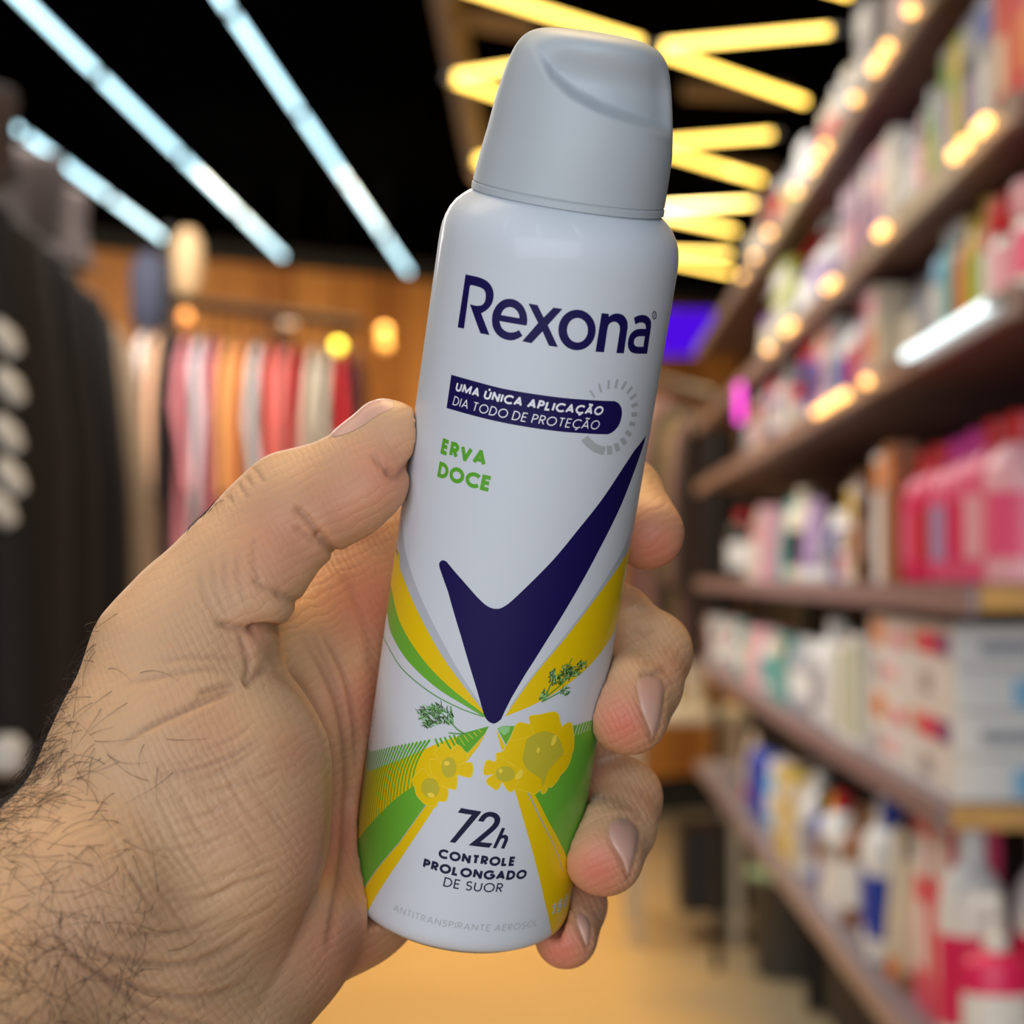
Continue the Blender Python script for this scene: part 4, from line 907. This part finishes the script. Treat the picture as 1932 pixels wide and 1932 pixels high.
def chain(Fd, pts, k=2.0):
    for A, B in zip(pts[:-1], pts[1:]): cone(Fd, A, B, k)

palm = new_field()
K = 7.0
# forearm and wrist (radial and ulnar halves)
chain(palm, [(-500, 2360, 292, 27), (-130, 2000, 312, 22.5), (135, 1712, 333, 19.5), (235, 1590, 343, 18)], K)
chain(palm, [(-300, 2640, 312, 26), (60, 2240, 332, 22), (330, 1950, 350, 19.5), (480, 1770, 366, 18.5)], K)
chain(palm, [(-400, 2480, 302, 27), (-40, 2110, 322, 22), (230, 1830, 341, 20), (350, 1690, 350, 19)], K)
# metacarpal fan of the palm, receding behind the can
chain(palm, [(380, 1640, 372, 16), (560, 1330, 386, 14.5), (700, 1070, 400, 12.5)], K)
chain(palm, [(430, 1690, 378, 16), (620, 1420, 396, 14.5), (770, 1190, 408, 12.5)], K)
chain(palm, [(470, 1740, 380, 16), (650, 1540, 400, 15), (780, 1350, 410, 12.5)], K)
chain(palm, [(490, 1745, 374, 18), (640, 1672, 391, 16), (700, 1600, 400, 16.5), (780, 1520, 410, 13)], K)
# thenar eminence
chain(palm, [(300, 1690, 350, 19), (395, 1560, 350, 20.5), (415, 1440, 351, 18.5), (380, 1290, 354, 14.5)], K)
chain(palm, [(225, 1600, 343, 18), (285, 1430, 347, 17), (322, 1245, 352, 14.2)], K)
# web between thumb and index finger
chain(palm, [(400, 1250, 362, 11), (530, 1210, 377, 8), (640, 1120, 392, 8)], K)
thumb = new_field()
chain(thumb, [(322, 1245, 352, 14.2), (374, 1168, 354, 12.9), (442, 1089, 356, 11.7), (508, 1006, 359, 10.8), (553, 955, 360, 10.1), (622, 929, 360, 9.1), (683, 887, 360, 8.1), (733, 826, 360, 7.3)], 3.0)
cone(thumb, (560, 975, 355, 7.6), (590, 985, 355, 7.2), 4.0)           # pad side swellings
cone(thumb, (668, 945, 357, 6.9), (700, 915, 356, 6.8), 3.0)
cone(thumb, (505, 1070, 352, 7.5), (470, 1120, 350, 8.0), 4.0)
hand = smin(palm, thumb, 4.0); del thumb
def finger(pts, k=2.2, extra=()):
    global hand
    g = new_field(); chain(g, pts, k)
    for A, B in extra: cone(g, A, B, 3.0)
    hand = smin(hand, g, 1.6)
finger([(700, 1060, 400, 11.5), (900, 965, 410, 10), (1080, 905, 410, 9.6), (1172, 938, 401, 8.6), (1222, 1006, 384, 7.5)])
finger([(770, 1185, 408, 11.5), (920, 1140, 416, 10), (1060, 1135, 415, 9.6), (1160, 1178, 402, 8.4), (1226, 1232, 387, 8.4), (1212, 1290, 379, 7.8), (1190, 1352, 370, 7.4)], extra=[((1180, 1300, 372, 6.5), (1178, 1345, 368, 6.8))])
finger([(780, 1345, 410, 11.5), (900, 1380, 419, 10), (1000, 1405, 418, 9.4), (1108, 1452, 407, 8.2), (1174, 1506, 393, 8.0), (1165, 1560, 385, 7.6), (1143, 1618, 376, 7.5)], extra=[((1130, 1570, 378, 6.5), (1130, 1612, 374, 6.8))])
finger([(780, 1520, 410, 11), (900, 1570, 416, 9), (1000, 1620, 413, 8.2), (1060, 1660, 405, 7), (1082, 1706, 395, 6.7), (1068, 1768, 386, 6.5)])
# keep clear of the can: the skin flattens against the lacquer
Xg, Yg, Zg = ax[:, None, None], ay[None, :, None], az[None, None, :]
q0, q1, q2 = Xg - np.float32(CAN_O[0]), Yg - np.float32(CAN_O[1]), Zg - np.float32(CAN_O[2])
hz = q0 * np.float32(_a[0]) + q1 * np.float32(_a[1]) + q2 * np.float32(_a[2])
rad = np.sqrt(np.maximum(q0 * q0 + q1 * q1 + q2 * q2 - hz * hz, 0))
cyl = np.maximum(rad - np.float32(CAN_R + 0.12), -(hz + 0.0))
hand = np.maximum(hand, -cyl); del rad, hz, q0, q1, q2, cyl, palm

def surface_nets(Fd):
    s = Fd < 0
    c = s[:-1, :-1, :-1].astype(np.int8)
    cnt = np.zeros_like(c)
    for di in (0, 1):
        for dj in (0, 1):
            for dk in (0, 1):
                cnt += s[di:nx - 1 + di, dj:ny - 1 + dj, dk:nz - 1 + dk]
    act = (cnt > 0) & (cnt < 8); I = np.argwhere(act); idx = -np.ones(act.shape, np.int32); idx[act] = np.arange(len(I))
    P = np.zeros((len(I), 3), np.float64); N = np.zeros(len(I))
    cor = [(0, 0, 0), (1, 0, 0), (0, 1, 0), (1, 1, 0), (0, 0, 1), (1, 0, 1), (0, 1, 1), (1, 1, 1)]
    val = [Fd[I[:, 0] + a_, I[:, 1] + b_, I[:, 2] + c_] for a_, b_, c_ in cor]
    for u, v in ((0, 1), (2, 3), (4, 5), (6, 7), (0, 2), (1, 3), (4, 6), (5, 7), (0, 4), (1, 5), (2, 6), (3, 7)):
        m_ = (val[u] < 0) != (val[v] < 0); t = np.where(m_, val[u] / np.where(m_, val[u] - val[v], 1), 0)
        for d in range(3): P[:, d] += np.where(m_, cor[u][d] + t * (cor[v][d] - cor[u][d]), 0)
        N += m_
    P = P / N[:, None] + I
    faces = []
    for axis in range(3):
        o1, o2 = [(1, 2), (2, 0), (0, 1)][axis]
        sa = [slice(None)] * 3; sb = [slice(None)] * 3; sa[axis] = slice(0, -1); sb[axis] = slice(1, None)
        E_ = np.argwhere(s[tuple(sa)] != s[tuple(sb)])
        lim = np.array(act.shape); ok = (E_[:, o1] > 0) & (E_[:, o2] > 0) & (E_[:, o1] < lim[o1]) & (E_[:, o2] < lim[o2]); E_ = E_[ok]
        inside = s[E_[:, 0], E_[:, 1], E_[:, 2]]
        q = []
        for (u, v) in ((0, 0), (1, 0), (1, 1), (0, 1)):
            e = E_.copy(); e[:, o1] -= u; e[:, o2] -= v; q.append(idx[e[:, 0], e[:, 1], e[:, 2]])
        Q = np.stack(q, 1); Q[~inside] = Q[~inside][:, ::-1]; faces.append(Q)
    return P * H_ + np.array([GX0, GY0, GZ0]), np.concatenate(faces)
V, Q = surface_nets(hand)
Q = Q[(Q >= 0).all(1)]
# keep the biggest connected piece
lab_ = np.arange(len(V))
for it in range(400):
    m_ = lab_[Q].min(1); new = lab_.copy()
    for c in range(4): np.minimum.at(new, Q[:, c], m_)
    new = new[new]
    if (new == lab_).all(): break
    lab_ = new
u_, cn = np.unique(lab_, return_counts=True); keep = lab_ == u_[cn.argmax()]
remap = np.cumsum(keep) - 1; Q = remap[Q[keep[Q].all(1)]]; V = V[keep]
def smooth(V, n, lam=0.5):
    for it in range(n):
        A = np.zeros_like(V); cnt = np.zeros(len(V))
        for i in range(4):
            for j in (1, 3):
                np.add.at(A, Q[:, i], V[Q[:, (i + j) % 4]]); np.add.at(cnt, Q[:, i], 1)
        V = V + lam * (A / np.maximum(cnt, 1)[:, None] - V)
    return V
V = smooth(V, 3)
def subdivide(V, Q):
    e = np.stack([np.sort(Q[:, [i, (i + 1) % 4]], 1) for i in range(4)], 1).reshape(-1, 2)
    key = e[:, 0].astype(np.int64) * len(V) + e[:, 1]; u, first, inv = np.unique(key, return_index=True, return_inverse=True)
    E2 = e[first]; M = (V[E2[:, 0]] + V[E2[:, 1]]) / 2; Fc = V[Q].mean(1); nV = len(V); inv = inv.reshape(-1, 4) + nV; fc = np.arange(len(Q)) + nV + len(M)
    nq = np.concatenate([np.stack([Q[:, i], inv[:, i], fc, inv[:, (i - 1) % 4]], 1) for i in range(4)])
    return np.concatenate([V, M, Fc]), nq
V, Q = subdivide(V, Q); V = smooth(V, 2)
def normals(V):
    n_ = np.cross(V[Q[:, 2]] - V[Q[:, 0]], V[Q[:, 3]] - V[Q[:, 1]]); N = np.zeros_like(V)
    for c in range(4): np.add.at(N, Q[:, c], n_)
    return N / np.maximum(np.linalg.norm(N, axis=1), 1e-9)[:, None]
N = normals(V)
PX = 966 + V[:, 0] / -V[:, 2] * F; PY = 966 - V[:, 1] / -V[:, 2] * F
facing = (N * (-V / np.linalg.norm(V, axis=1)[:, None])).sum(1)
def pdist(pts, PX, PY):
    """pixel distance of every vertex to a traced polyline (and position along it)"""
    best = np.full(len(PX), 1e9); tt = np.zeros(len(PX)); n_ = len(pts) - 1
    for i in range(n_):
        a_ = np.array(pts[i], float); b_ = np.array(pts[i + 1], float); ab = b_ - a_
        t = np.clip(((PX - a_[0]) * ab[0] + (PY - a_[1]) * ab[1]) / (ab @ ab), 0, 1)
        d = np.hypot(PX - a_[0] - t * ab[0], PY - a_[1] - t * ab[1]); m_ = d < best
        best[m_] = d[m_]; tt[m_] = (i + t[m_]) / n_
    return best, tt
disp = np.zeros(len(V)); crease = np.zeros(len(V)); red = np.zeros(len(V))
vis = np.clip(facing * 4, 0, 1) * (-V[:, 2] < 400)
wrapm = np.clip((facing + .5) * 4, 0, 1) * (-V[:, 2] < 362)
def fold(pts, depth, sig, ink=0.5, k=6, wrap=False):
    xs = [q[0] for q in pts]; ys = [q[1] for q in pts]; m_ = sig * 3.5
    I = np.where((PX > min(xs) - m_) & (PX < max(xs) + m_) & (PY > min(ys) - m_) & (PY < max(ys) + m_) & ((wrapm if wrap else vis) > 0))[0]
    if len(I) == 0: return
    d, t = pdist(sm(pts, k), PX[I], PY[I]); g = np.exp(-(d / sig) ** 2) * (1 if wrap else np.clip(np.minimum(t, 1 - t) * 4, 0, 1)) * (wrapm if wrap else vis)[I]
    disp[I] -= depth * g; crease[I] = np.maximum(crease[I], ink * g)
def bulge(px, py, rx, ry, h, rot=0):
    global disp
    c, s_ = math.cos(R(rot)), math.sin(R(rot)); dx, dy = PX - px, PY - py
    disp += h * np.exp(-(((dx * c + dy * s_) / rx) ** 2 + ((-dx * s_ + dy * c) / ry) ** 2)) * vis
def blush(px, py, r, a_):
    global red
    red = np.maximum(red, a_ * np.exp(-((PX - px) ** 2 + (PY - py) ** 2) / r ** 2) * np.clip(facing * 3 + .4, 0, 1))
# thumb joints
fold([(785, 870), (757, 897), (738, 893)], 1.0, 10, .3, wrap=True)
fold([(740, 893), (722, 880), (700, 858)], 0.45, 8, .25)
fold([(640, 1052), (618, 1029), (603, 1012)], 1.3, 10, .35, wrap=True)
fold([(606, 1016), (590, 990), (572, 968), (552, 955)], 0.6, 8, .3)
fold([(598, 1030), (575, 1008), (550, 990)], 0.25, 6, .2)
fold([(575, 1145), (553, 1132), (530, 1122)], 0.7, 9, .25, wrap=True)
fold([(534, 1124), (505, 1108), (470, 1090)], 0.3, 8, .2)
fold([(545, 1192), (512, 1187), (480, 1188)], 1.7, 9, .45, wrap=True)
fold([(490, 1188), (462, 1187), (430, 1180), (405, 1170)], 0.8, 7, .35)
fold([(452, 1188), (458, 1225), (468, 1262), (458, 1290)], 0.5, 7, .3)
fold([(512, 1258), (490, 1268), (470, 1285), (458, 1292)], 0.7, 8, .35)
for (a0, b0, c0) in (((432, 1168), (405, 1110), (398, 1050)), ((448, 1160), (424, 1100), (424, 1040)), ((470, 1150), (448, 1090), (450, 1035)), ((415, 1172), (385, 1120), (372, 1070)), ((500, 1120), (478, 1060), (482, 1010))): fold([a0, b0, c0], .16, 6, .16)
for (a0, b0) in (((480, 885), (494, 906)), ((464, 901), (472, 914)), ((450, 915), (464, 936)), ((430, 937), (436, 946))): fold([a0, b0], .25, 4.5, .16, wrap=True)
# thenar and palm lines
fold([(508, 1215), (522, 1262), (575, 1305), (615, 1390), (632, 1490), (620, 1600), (587, 1720), (532, 1830), (470, 1920)], .8, 11, .22)
fold([(562, 1190), (615, 1270), (648, 1370), (657, 1480), (647, 1600)], 0.7, 9, .34)
fold([(600, 1180), (650, 1270), (672, 1380), (670, 1480)], 0.55, 8, .32)
fold([(585, 1190), (632, 1280), (660, 1400)], 0.4, 7, .28)
fold([(640, 1080), (690, 1180), (705, 1290)], .3, 10, .15)
fold([(657, 1480), (650, 1600), (632, 1720), (618, 1800)], 0.7, 9, .35)
fold([(455, 1292), (420, 1312), (350, 1340), (280, 1372), (215, 1412)], 0.55, 6, .34)
fold([(450, 1288), (410, 1298), (370, 1310)], .5, 6, .34); fold([(440, 1302), (400, 1310), (360, 1330)], .3, 5, .25)
fold([(445, 1265), (380, 1264), (300, 1277), (225, 1295)], .22, 6, .18); fold([(460, 1242), (380, 1240), (290, 1247)], .18, 6, .16)
lr = random.Random(9)
for k_ in range(20):
    y0 = 1385 + k_ * 27 + lr.uniform(-8, 8); x1 = lr.uniform(440, 540) - (k_ > 13) * 30; ln = lr.uniform(90, 240)
    fold([(x1, y0 - 18), (x1 - ln * .45, y0 + 14), (x1 - ln, y0 + 30 + lr.uniform(-6, 6))], lr.uniform(.1, .22), 5, lr.uniform(.08, .22))
fold([(505, 1382), (440, 1425), (370, 1450), (290, 1462)], .3, 5, .26); fold([(500, 1400), (430, 1450), (350, 1480)], .22, 5, .2); fold([(548, 1640), (470, 1660), (400, 1690), (300, 1700)], .3, 6, .22)
for k_ in range(16):
    x0 = 195 + k_ * 17; y0 = 1560 - k_ * 11 + lr.uniform(-25, 25); L_ = lr.uniform(120, 230)
    fold([(x0, y0), (x0 + L_ * .25, y0 + L_ * .5), (x0 + L_ * .62, y0 + L_)], lr.uniform(.08, .15), 4.5, lr.uniform(.06, .14))
fold([(130, 1755), (200, 1800), (290, 1818), (370, 1815), (440, 1785), (490, 1745)], .55, 7, .32)
fold([(110, 1785), (230, 1850), (340, 1880), (430, 1870), (490, 1835)], .6, 8, .32)
fold([(90, 1750), (180, 1830), (290, 1900), (400, 1930)], .4, 8, .25)
fold([(160, 1735), (260, 1762), (360, 1752), (450, 1715)], .3, 6, .24)
fold([(230, 1880), (330, 1920), (420, 1935)], .35, 7, .24)
bulge(470, 1225, 30, 26, .9); bulge(482, 1235, 24, 30, .5); bulge(590, 1085, 26, 34, .5); bulge(690, 945, 46, 40, .5); bulge(530, 1150, 30, 24, .5)
# finger pads and joints
fold([(1262, 1260), (1240, 1272), (1205, 1275)], .35, 8, .25); fold([(1190, 1180), (1215, 1190), (1240, 1180)], .3, 10, .2)
fold([(1215, 1540), (1190, 1548), (1165, 1546)], .3, 7, .25)
for (x, y, r_, a_) in ((720, 900, 85, .6), (640, 960, 95, .5), (535, 1025, 105, .5), (480, 1200, 50, .35), (1235, 1030, 70, .9), (1175, 1365, 62, 1.0), (1205, 1310, 40, .3), (1130, 1640, 62, 1.0), (1060, 1790, 60, 1.0),
                       (690, 1140, 90, .75), (700, 1320, 80, .6), (660, 1600, 110, .7), (640, 1780, 110, .55), (560, 1420, 60, .35), (400, 1380, 60, .2), (480, 1560, 90, .15), (1270, 1260, 50, .35), (1225, 1510, 45, .3)): blush(x, y, r_, a_)
NAILS = [[(1202, 1285), (1210, 1279), (1228.4, 1277), (1244, 1284.8), (1252, 1300), (1250, 1325), (1245.5, 1354), (1237.8, 1380), (1232, 1390), (1225, 1375), (1213, 1343.8), (1203.6, 1309.6)],
 [(1150.8, 1557), (1162, 1547.4), (1179, 1546), (1195, 1555), (1203, 1572), (1201, 1594.8), (1195, 1622), (1186.4, 1648), (1182.6, 1644.5), (1173.6, 1620.5), (1156.5, 1592), (1149.4, 1572)],
 [(1089.6, 1724), (1102, 1727), (1111, 1740), (1112.8, 1760), (1108.5, 1783), (1103, 1777), (1094, 1754), (1088, 1737)]]
for o_ in NAILS:
    c_ = np.mean(o_, 0); grow = [tuple(c_ + (np.array(q) - c_) * 1.12) for q in o_]
    fold(grow + grow[:1], .28, 5, .28, 3); fold([tuple(c_ + (np.array(q) - c_) * 1.35) for q in o_[:5]], -.22, 8, 0.0, 3)
V = V + N * disp[:, None]
W3 = cam2world(V)
org = cam2world(cpt(150, 1750, 330))
me = bpy.data.meshes.new('person'); me.from_pydata((W3 - org).tolist(), [], Q.tolist()); me.update()
me.polygons.foreach_set('use_smooth', [True] * len(me.polygons))
for nm, arr in (('redness', red), ('crease', crease)):
    at_ = me.attributes.new(nm, 'FLOAT', 'POINT'); at_.data.foreach_set('value', arr.astype(np.float32))
def skin_material():
    m = bpy.data.materials.new('skin'); m.use_nodes = True; nt = m.node_tree; b = nt.nodes['Principled BSDF']
    N_ = nt.nodes.new; Lk = nt.links.new
    ra = N_('ShaderNodeAttribute'); ra.attribute_name = 'redness'; ca = N_('ShaderNodeAttribute'); ca.attribute_name = 'crease'
    tc = N_('ShaderNodeTexCoord'); n1 = N_('ShaderNodeTexNoise'); n1.inputs['Scale'].default_value = 60; n1.inputs['Detail'].default_value = 6; Lk(tc.outputs['Object'], n1.inputs['Vector'])
    def mix(f, a_, b_):
        x = N_('ShaderNodeMix'); x.data_type = 'RGBA'
        for sock, v in ((x.inputs[0], f), (x.inputs[6], a_), (x.inputs[7], b_)):
            if isinstance(v, tuple): sock.default_value = (*v, 1)
            elif isinstance(v, (int, float)): sock.default_value = v
            else: Lk(v, sock)
        return x.outputs[2]
    base = mix(n1.outputs['Fac'], srgb(205, 160, 121), srgb(219, 176, 136))
    n2 = N_('ShaderNodeTexNoise'); n2.inputs['Scale'].default_value = 22; n2.inputs['Detail'].default_value = 3; Lk(tc.outputs['Object'], n2.inputs['Vector'])
    mr = N_('ShaderNodeMapRange'); mr.inputs[1].default_value = .52; mr.inputs[2].default_value = .75; mr.inputs[4].default_value = .35; Lk(n2.outputs['Fac'], mr.inputs[0])
    base = mix(mr.outputs[0], base, srgb(206, 150, 126))
    base = mix(ra.outputs['Fac'], base, srgb(208, 122, 98))
    base = mix(ca.outputs['Fac'], base, srgb(132, 82, 66))
    Lk(base, b.inputs['Base Color'])
    b.inputs['Roughness'].default_value = 0.52; b.inputs['Specular IOR Level'].default_value = 0.35
    b.inputs['Subsurface Weight'].default_value = 0.35; b.inputs['Subsurface Radius'].default_value = (1.0, 0.35, 0.18); b.inputs['Subsurface Scale'].default_value = 0.0035
    vo = N_('ShaderNodeTexVoronoi'); vo.feature = 'DISTANCE_TO_EDGE'; vo.inputs['Scale'].default_value = 1100; Lk(tc.outputs['Object'], vo.inputs['Vector'])
    n3 = N_('ShaderNodeTexNoise'); n3.inputs['Scale'].default_value = 700; n3.inputs['Detail'].default_value = 4; Lk(tc.outputs['Object'], n3.inputs['Vector'])
    def lines(rot, scale, dist, dscale):
        mp = N_('ShaderNodeMapping'); mp.inputs['Rotation'].default_value = (0, R(rot), 0); Lk(tc.outputs['Object'], mp.inputs['Vector'])
        wv_ = N_('ShaderNodeTexWave'); wv_.wave_type = 'BANDS'; wv_.bands_direction = 'X'; wv_.inputs['Scale'].default_value = scale; wv_.inputs['Distortion'].default_value = dist
        wv_.inputs['Detail'].default_value = 2; wv_.inputs['Detail Scale'].default_value = dscale; Lk(mp.outputs[0], wv_.inputs['Vector'])
        pw = N_('ShaderNodeMath'); pw.operation = 'POWER'; pw.inputs[1].default_value = 0.35; Lk(wv_.outputs['Fac'], pw.inputs[0]); return pw.outputs[0]
    def math_(op, a_, b_):
        x = N_('ShaderNodeMath'); x.operation = op
        for sock, v in ((x.inputs[0], a_), (x.inputs[1], b_)):
            if isinstance(v, (int, float)): sock.default_value = v
            else: Lk(v, sock)
        return x.outputs[0]
    h = math_('ADD', math_('MULTIPLY', vo.outputs['Distance'], 0.25), math_('MULTIPLY', n3.outputs['Fac'], 0.28))
    m1 = N_('ShaderNodeMapRange'); m1.inputs[1].default_value = .35; m1.inputs[2].default_value = .65; Lk(n2.outputs['Fac'], m1.inputs[0])
    h = math_('ADD', h, math_('MULTIPLY', math_('MULTIPLY', lines(28, 270, 4, 1.2), 0.55), m1.outputs[0]))
    h = math_('ADD', h, math_('MULTIPLY', lines(-62, 170, 6, 1.0), 0.42))
    bp = N_('ShaderNodeBump'); bp.inputs['Strength'].default_value = 0.6; bp.inputs['Distance'].default_value = 0.0003; Lk(h, bp.inputs['Height']); Lk(bp.outputs[0], b.inputs['Normal'])
    return m
M_skin = skin_material()
person = link('person', me, None, M_skin); person.location = Vector(org)
tag(person, 'bare left hand with hairy wrist gripping the white spray can from behind', 'person')

# fingernails: plates lying on the skin
M_nail = mat('nail', srgb(208, 160, 142), 0.38, spec=0.4, sss=0.2)
from mathutils.bvhtree import BVHTree
bvh = BVHTree.FromPolygons(V.tolist(), Q.tolist())
def nail_px(outline, lift=0.16):
    o = sm(outline, 4, True); cx = sum(p_[0] for p_ in o) / len(o); cy = sum(p_[1] for p_ in o) / len(o); rings = 7
    vs, fs = [], []; n_ = len(o)
    def hitp(px, py, f_):
        d = Vector(cpt(px, py, 1.0)).normalized(); h, nrm, i, ds = bvh.ray_cast(Vector((0, 0, 0)), d)
        if h is None: return None
        return h + nrm * (lift * (1 - f_ ** 4) + 0.04)
    top = hitp(cx, cy, 0); vs.append(top)
    for r_ in range(1, rings + 1):
        f_ = r_ / rings
        for (x, y) in o:
            h = hitp(cx + (x - cx) * f_, cy + (y - cy) * f_, f_)
            vs.append(h if h is not None else vs[-1])
    for j in range(n_): fs.append((0, 1 + j, 1 + (j + 1) % n_))
    for r_ in range(rings - 1):
        for j in range(n_):
            a_ = 1 + r_ * n_ + j; b_ = 1 + r_ * n_ + (j + 1) % n_; fs.append((a_, a_ + n_, b_ + n_, b_))
    wv = cam2world(np.array([list(v) for v in vs])) - org
    return link('fingernail', mesh('fingernail', wv, fs, True), person, M_nail)
for o_ in NAILS: nail_px(o_)
def nail_dir(c_px, tip_px, wmm, nrm, half, lift=0.45):
    A = Vector(cpt(c_px[0], c_px[1], wmm)); B = Vector(cpt(tip_px[0], tip_px[1], wmm)); n_ = Vector(nrm).normalized(); t_ = (B - A); L = t_.length; t_ = (t_ - n_ * t_.dot(n_)).normalized(); s_ = t_.cross(n_)
    U, Vn = 15, 17; vs, fs = [], []
    for i in range(Vn):
        v = i / (Vn - 1); hw = half * (1 - 0.25 * (2 * abs(v - .5)) ** 4)
        for j in range(U):
            u = 2 * j / (U - 1) - 1; q = A + t_ * (L * (v + (0.06 * (1 - u * u) if v > .8 else 0))) + s_ * (hw * u) + n_ * 20
            h, nr, ii, ds = bvh.ray_cast(q, -n_, 40)
            e = max(abs(u), abs(2 * v - 1)) ** 4
            vs.append((h + n_ * (lift * (1 - e) + 0.1)) if h is not None else vs[-1])
    for i in range(Vn - 1):
        for j in range(U - 1): a_ = i * U + j; fs.append((a_, a_ + 1, a_ + U + 1, a_ + U))
    wv = cam2world(np.array([list(v) for v in vs])) - org
    return link('fingernail', mesh('fingernail', wv, fs, True), person, M_nail)
nail_dir((672, 876), (768, 797), 360, (-0.62, 0.76, -0.10), 6.3)

# arm hair
hr = random.Random(21); hv, hf = [], []
def hair_at(i, ang, ln, curl, lift):
    p0 = Vector(V[i]); nrm = Vector(N[i]); vd = Vector((math.cos(ang), math.sin(ang), 0)); t_ = (vd - nrm * vd.dot(nrm)).normalized(); b_ = nrm.cross(t_)
    pts = []; p_ = p0 - nrm * 0.2; d = (t_ + nrm * lift).normalized(); segs = 7
    for s_ in range(segs + 1):
        pts.append(p_.copy()); p_ = p_ + d * (ln / segs); d = (d + b_ * curl / segs - nrm * (lift * 0.28) ).normalized()
    base = len(hv)
    for k_, q in enumerate(pts):
        tg = (pts[min(k_ + 1, segs)] - pts[max(k_ - 1, 0)]).normalized(); u = tg.cross(Vector((0.3, 0.2, 1))).normalized(); v = tg.cross(u); r_ = 0.058 * (1 - 0.75 * k_ / segs)
        for c in range(3): hv.append(q + (u * math.cos(c * 2.094) + v * math.sin(c * 2.094)) * r_)
    for k_ in range(segs):
        for c in range(3):
            a_ = base + k_ * 3 + c; b2 = base + k_ * 3 + (c + 1) % 3; hf.append((a_, b2, b2 + 3, a_ + 3))
def dens(px, py):
    # band along the radial edge, thick towards the forearm
    e = np.interp(py, [1130, 1220, 1310, 1370, 1490, 1560, 1800, 1932], [210, 178, 150, 138, 60, 0, -150, -260])
    d = px - e
    wband = np.interp(py, [1130, 1300, 1450, 1600, 1932], [25, 40, 65, 130, 280])
    return np.where((d > -40) & (py > 1150), np.exp(-np.maximum(d, 0) / wband) * np.interp(py, [1150, 1350, 1500, 1932], [.08, .35, .9, 1.0]), 0)
dd = dens(PX, PY) * (facing > -0.35) * (PX > -60) * (PY < 1990) * (PX < 330); cs = np.cumsum(dd)
for k_ in range(760):
    i = int(np.searchsorted(cs, hr.random() * cs[-1]))
    edge = facing[i] < 0.35
    ang = R(hr.gauss(175 if edge else 215, 35 if not edge else 25))
    if hr.random() < .22: ang += R(hr.uniform(60, 200))
    hair_at(i, ang, hr.uniform(5, 12.5), hr.uniform(-1.6, 1.6), hr.uniform(.25, .8))
sel = np.argwhere((np.abs(PX - 395) < 50) & (PY > 950) & (PY < 1060) & (np.abs(facing) < .25)).ravel()
for k_ in range(26):
    if len(sel): hair_at(int(hr.choice(list(sel))), R(hr.gauss(60, 30)), hr.uniform(2, 4.5), hr.uniform(-1, 1), .5)
wv = cam2world(np.array([list(v) for v in hv])) - org
hair = link('arm_hair', mesh('arm_hair', wv, hf, True), person, mat('hair', srgb(34, 24, 20), 0.55))
hair['kind'] = 'stuff'
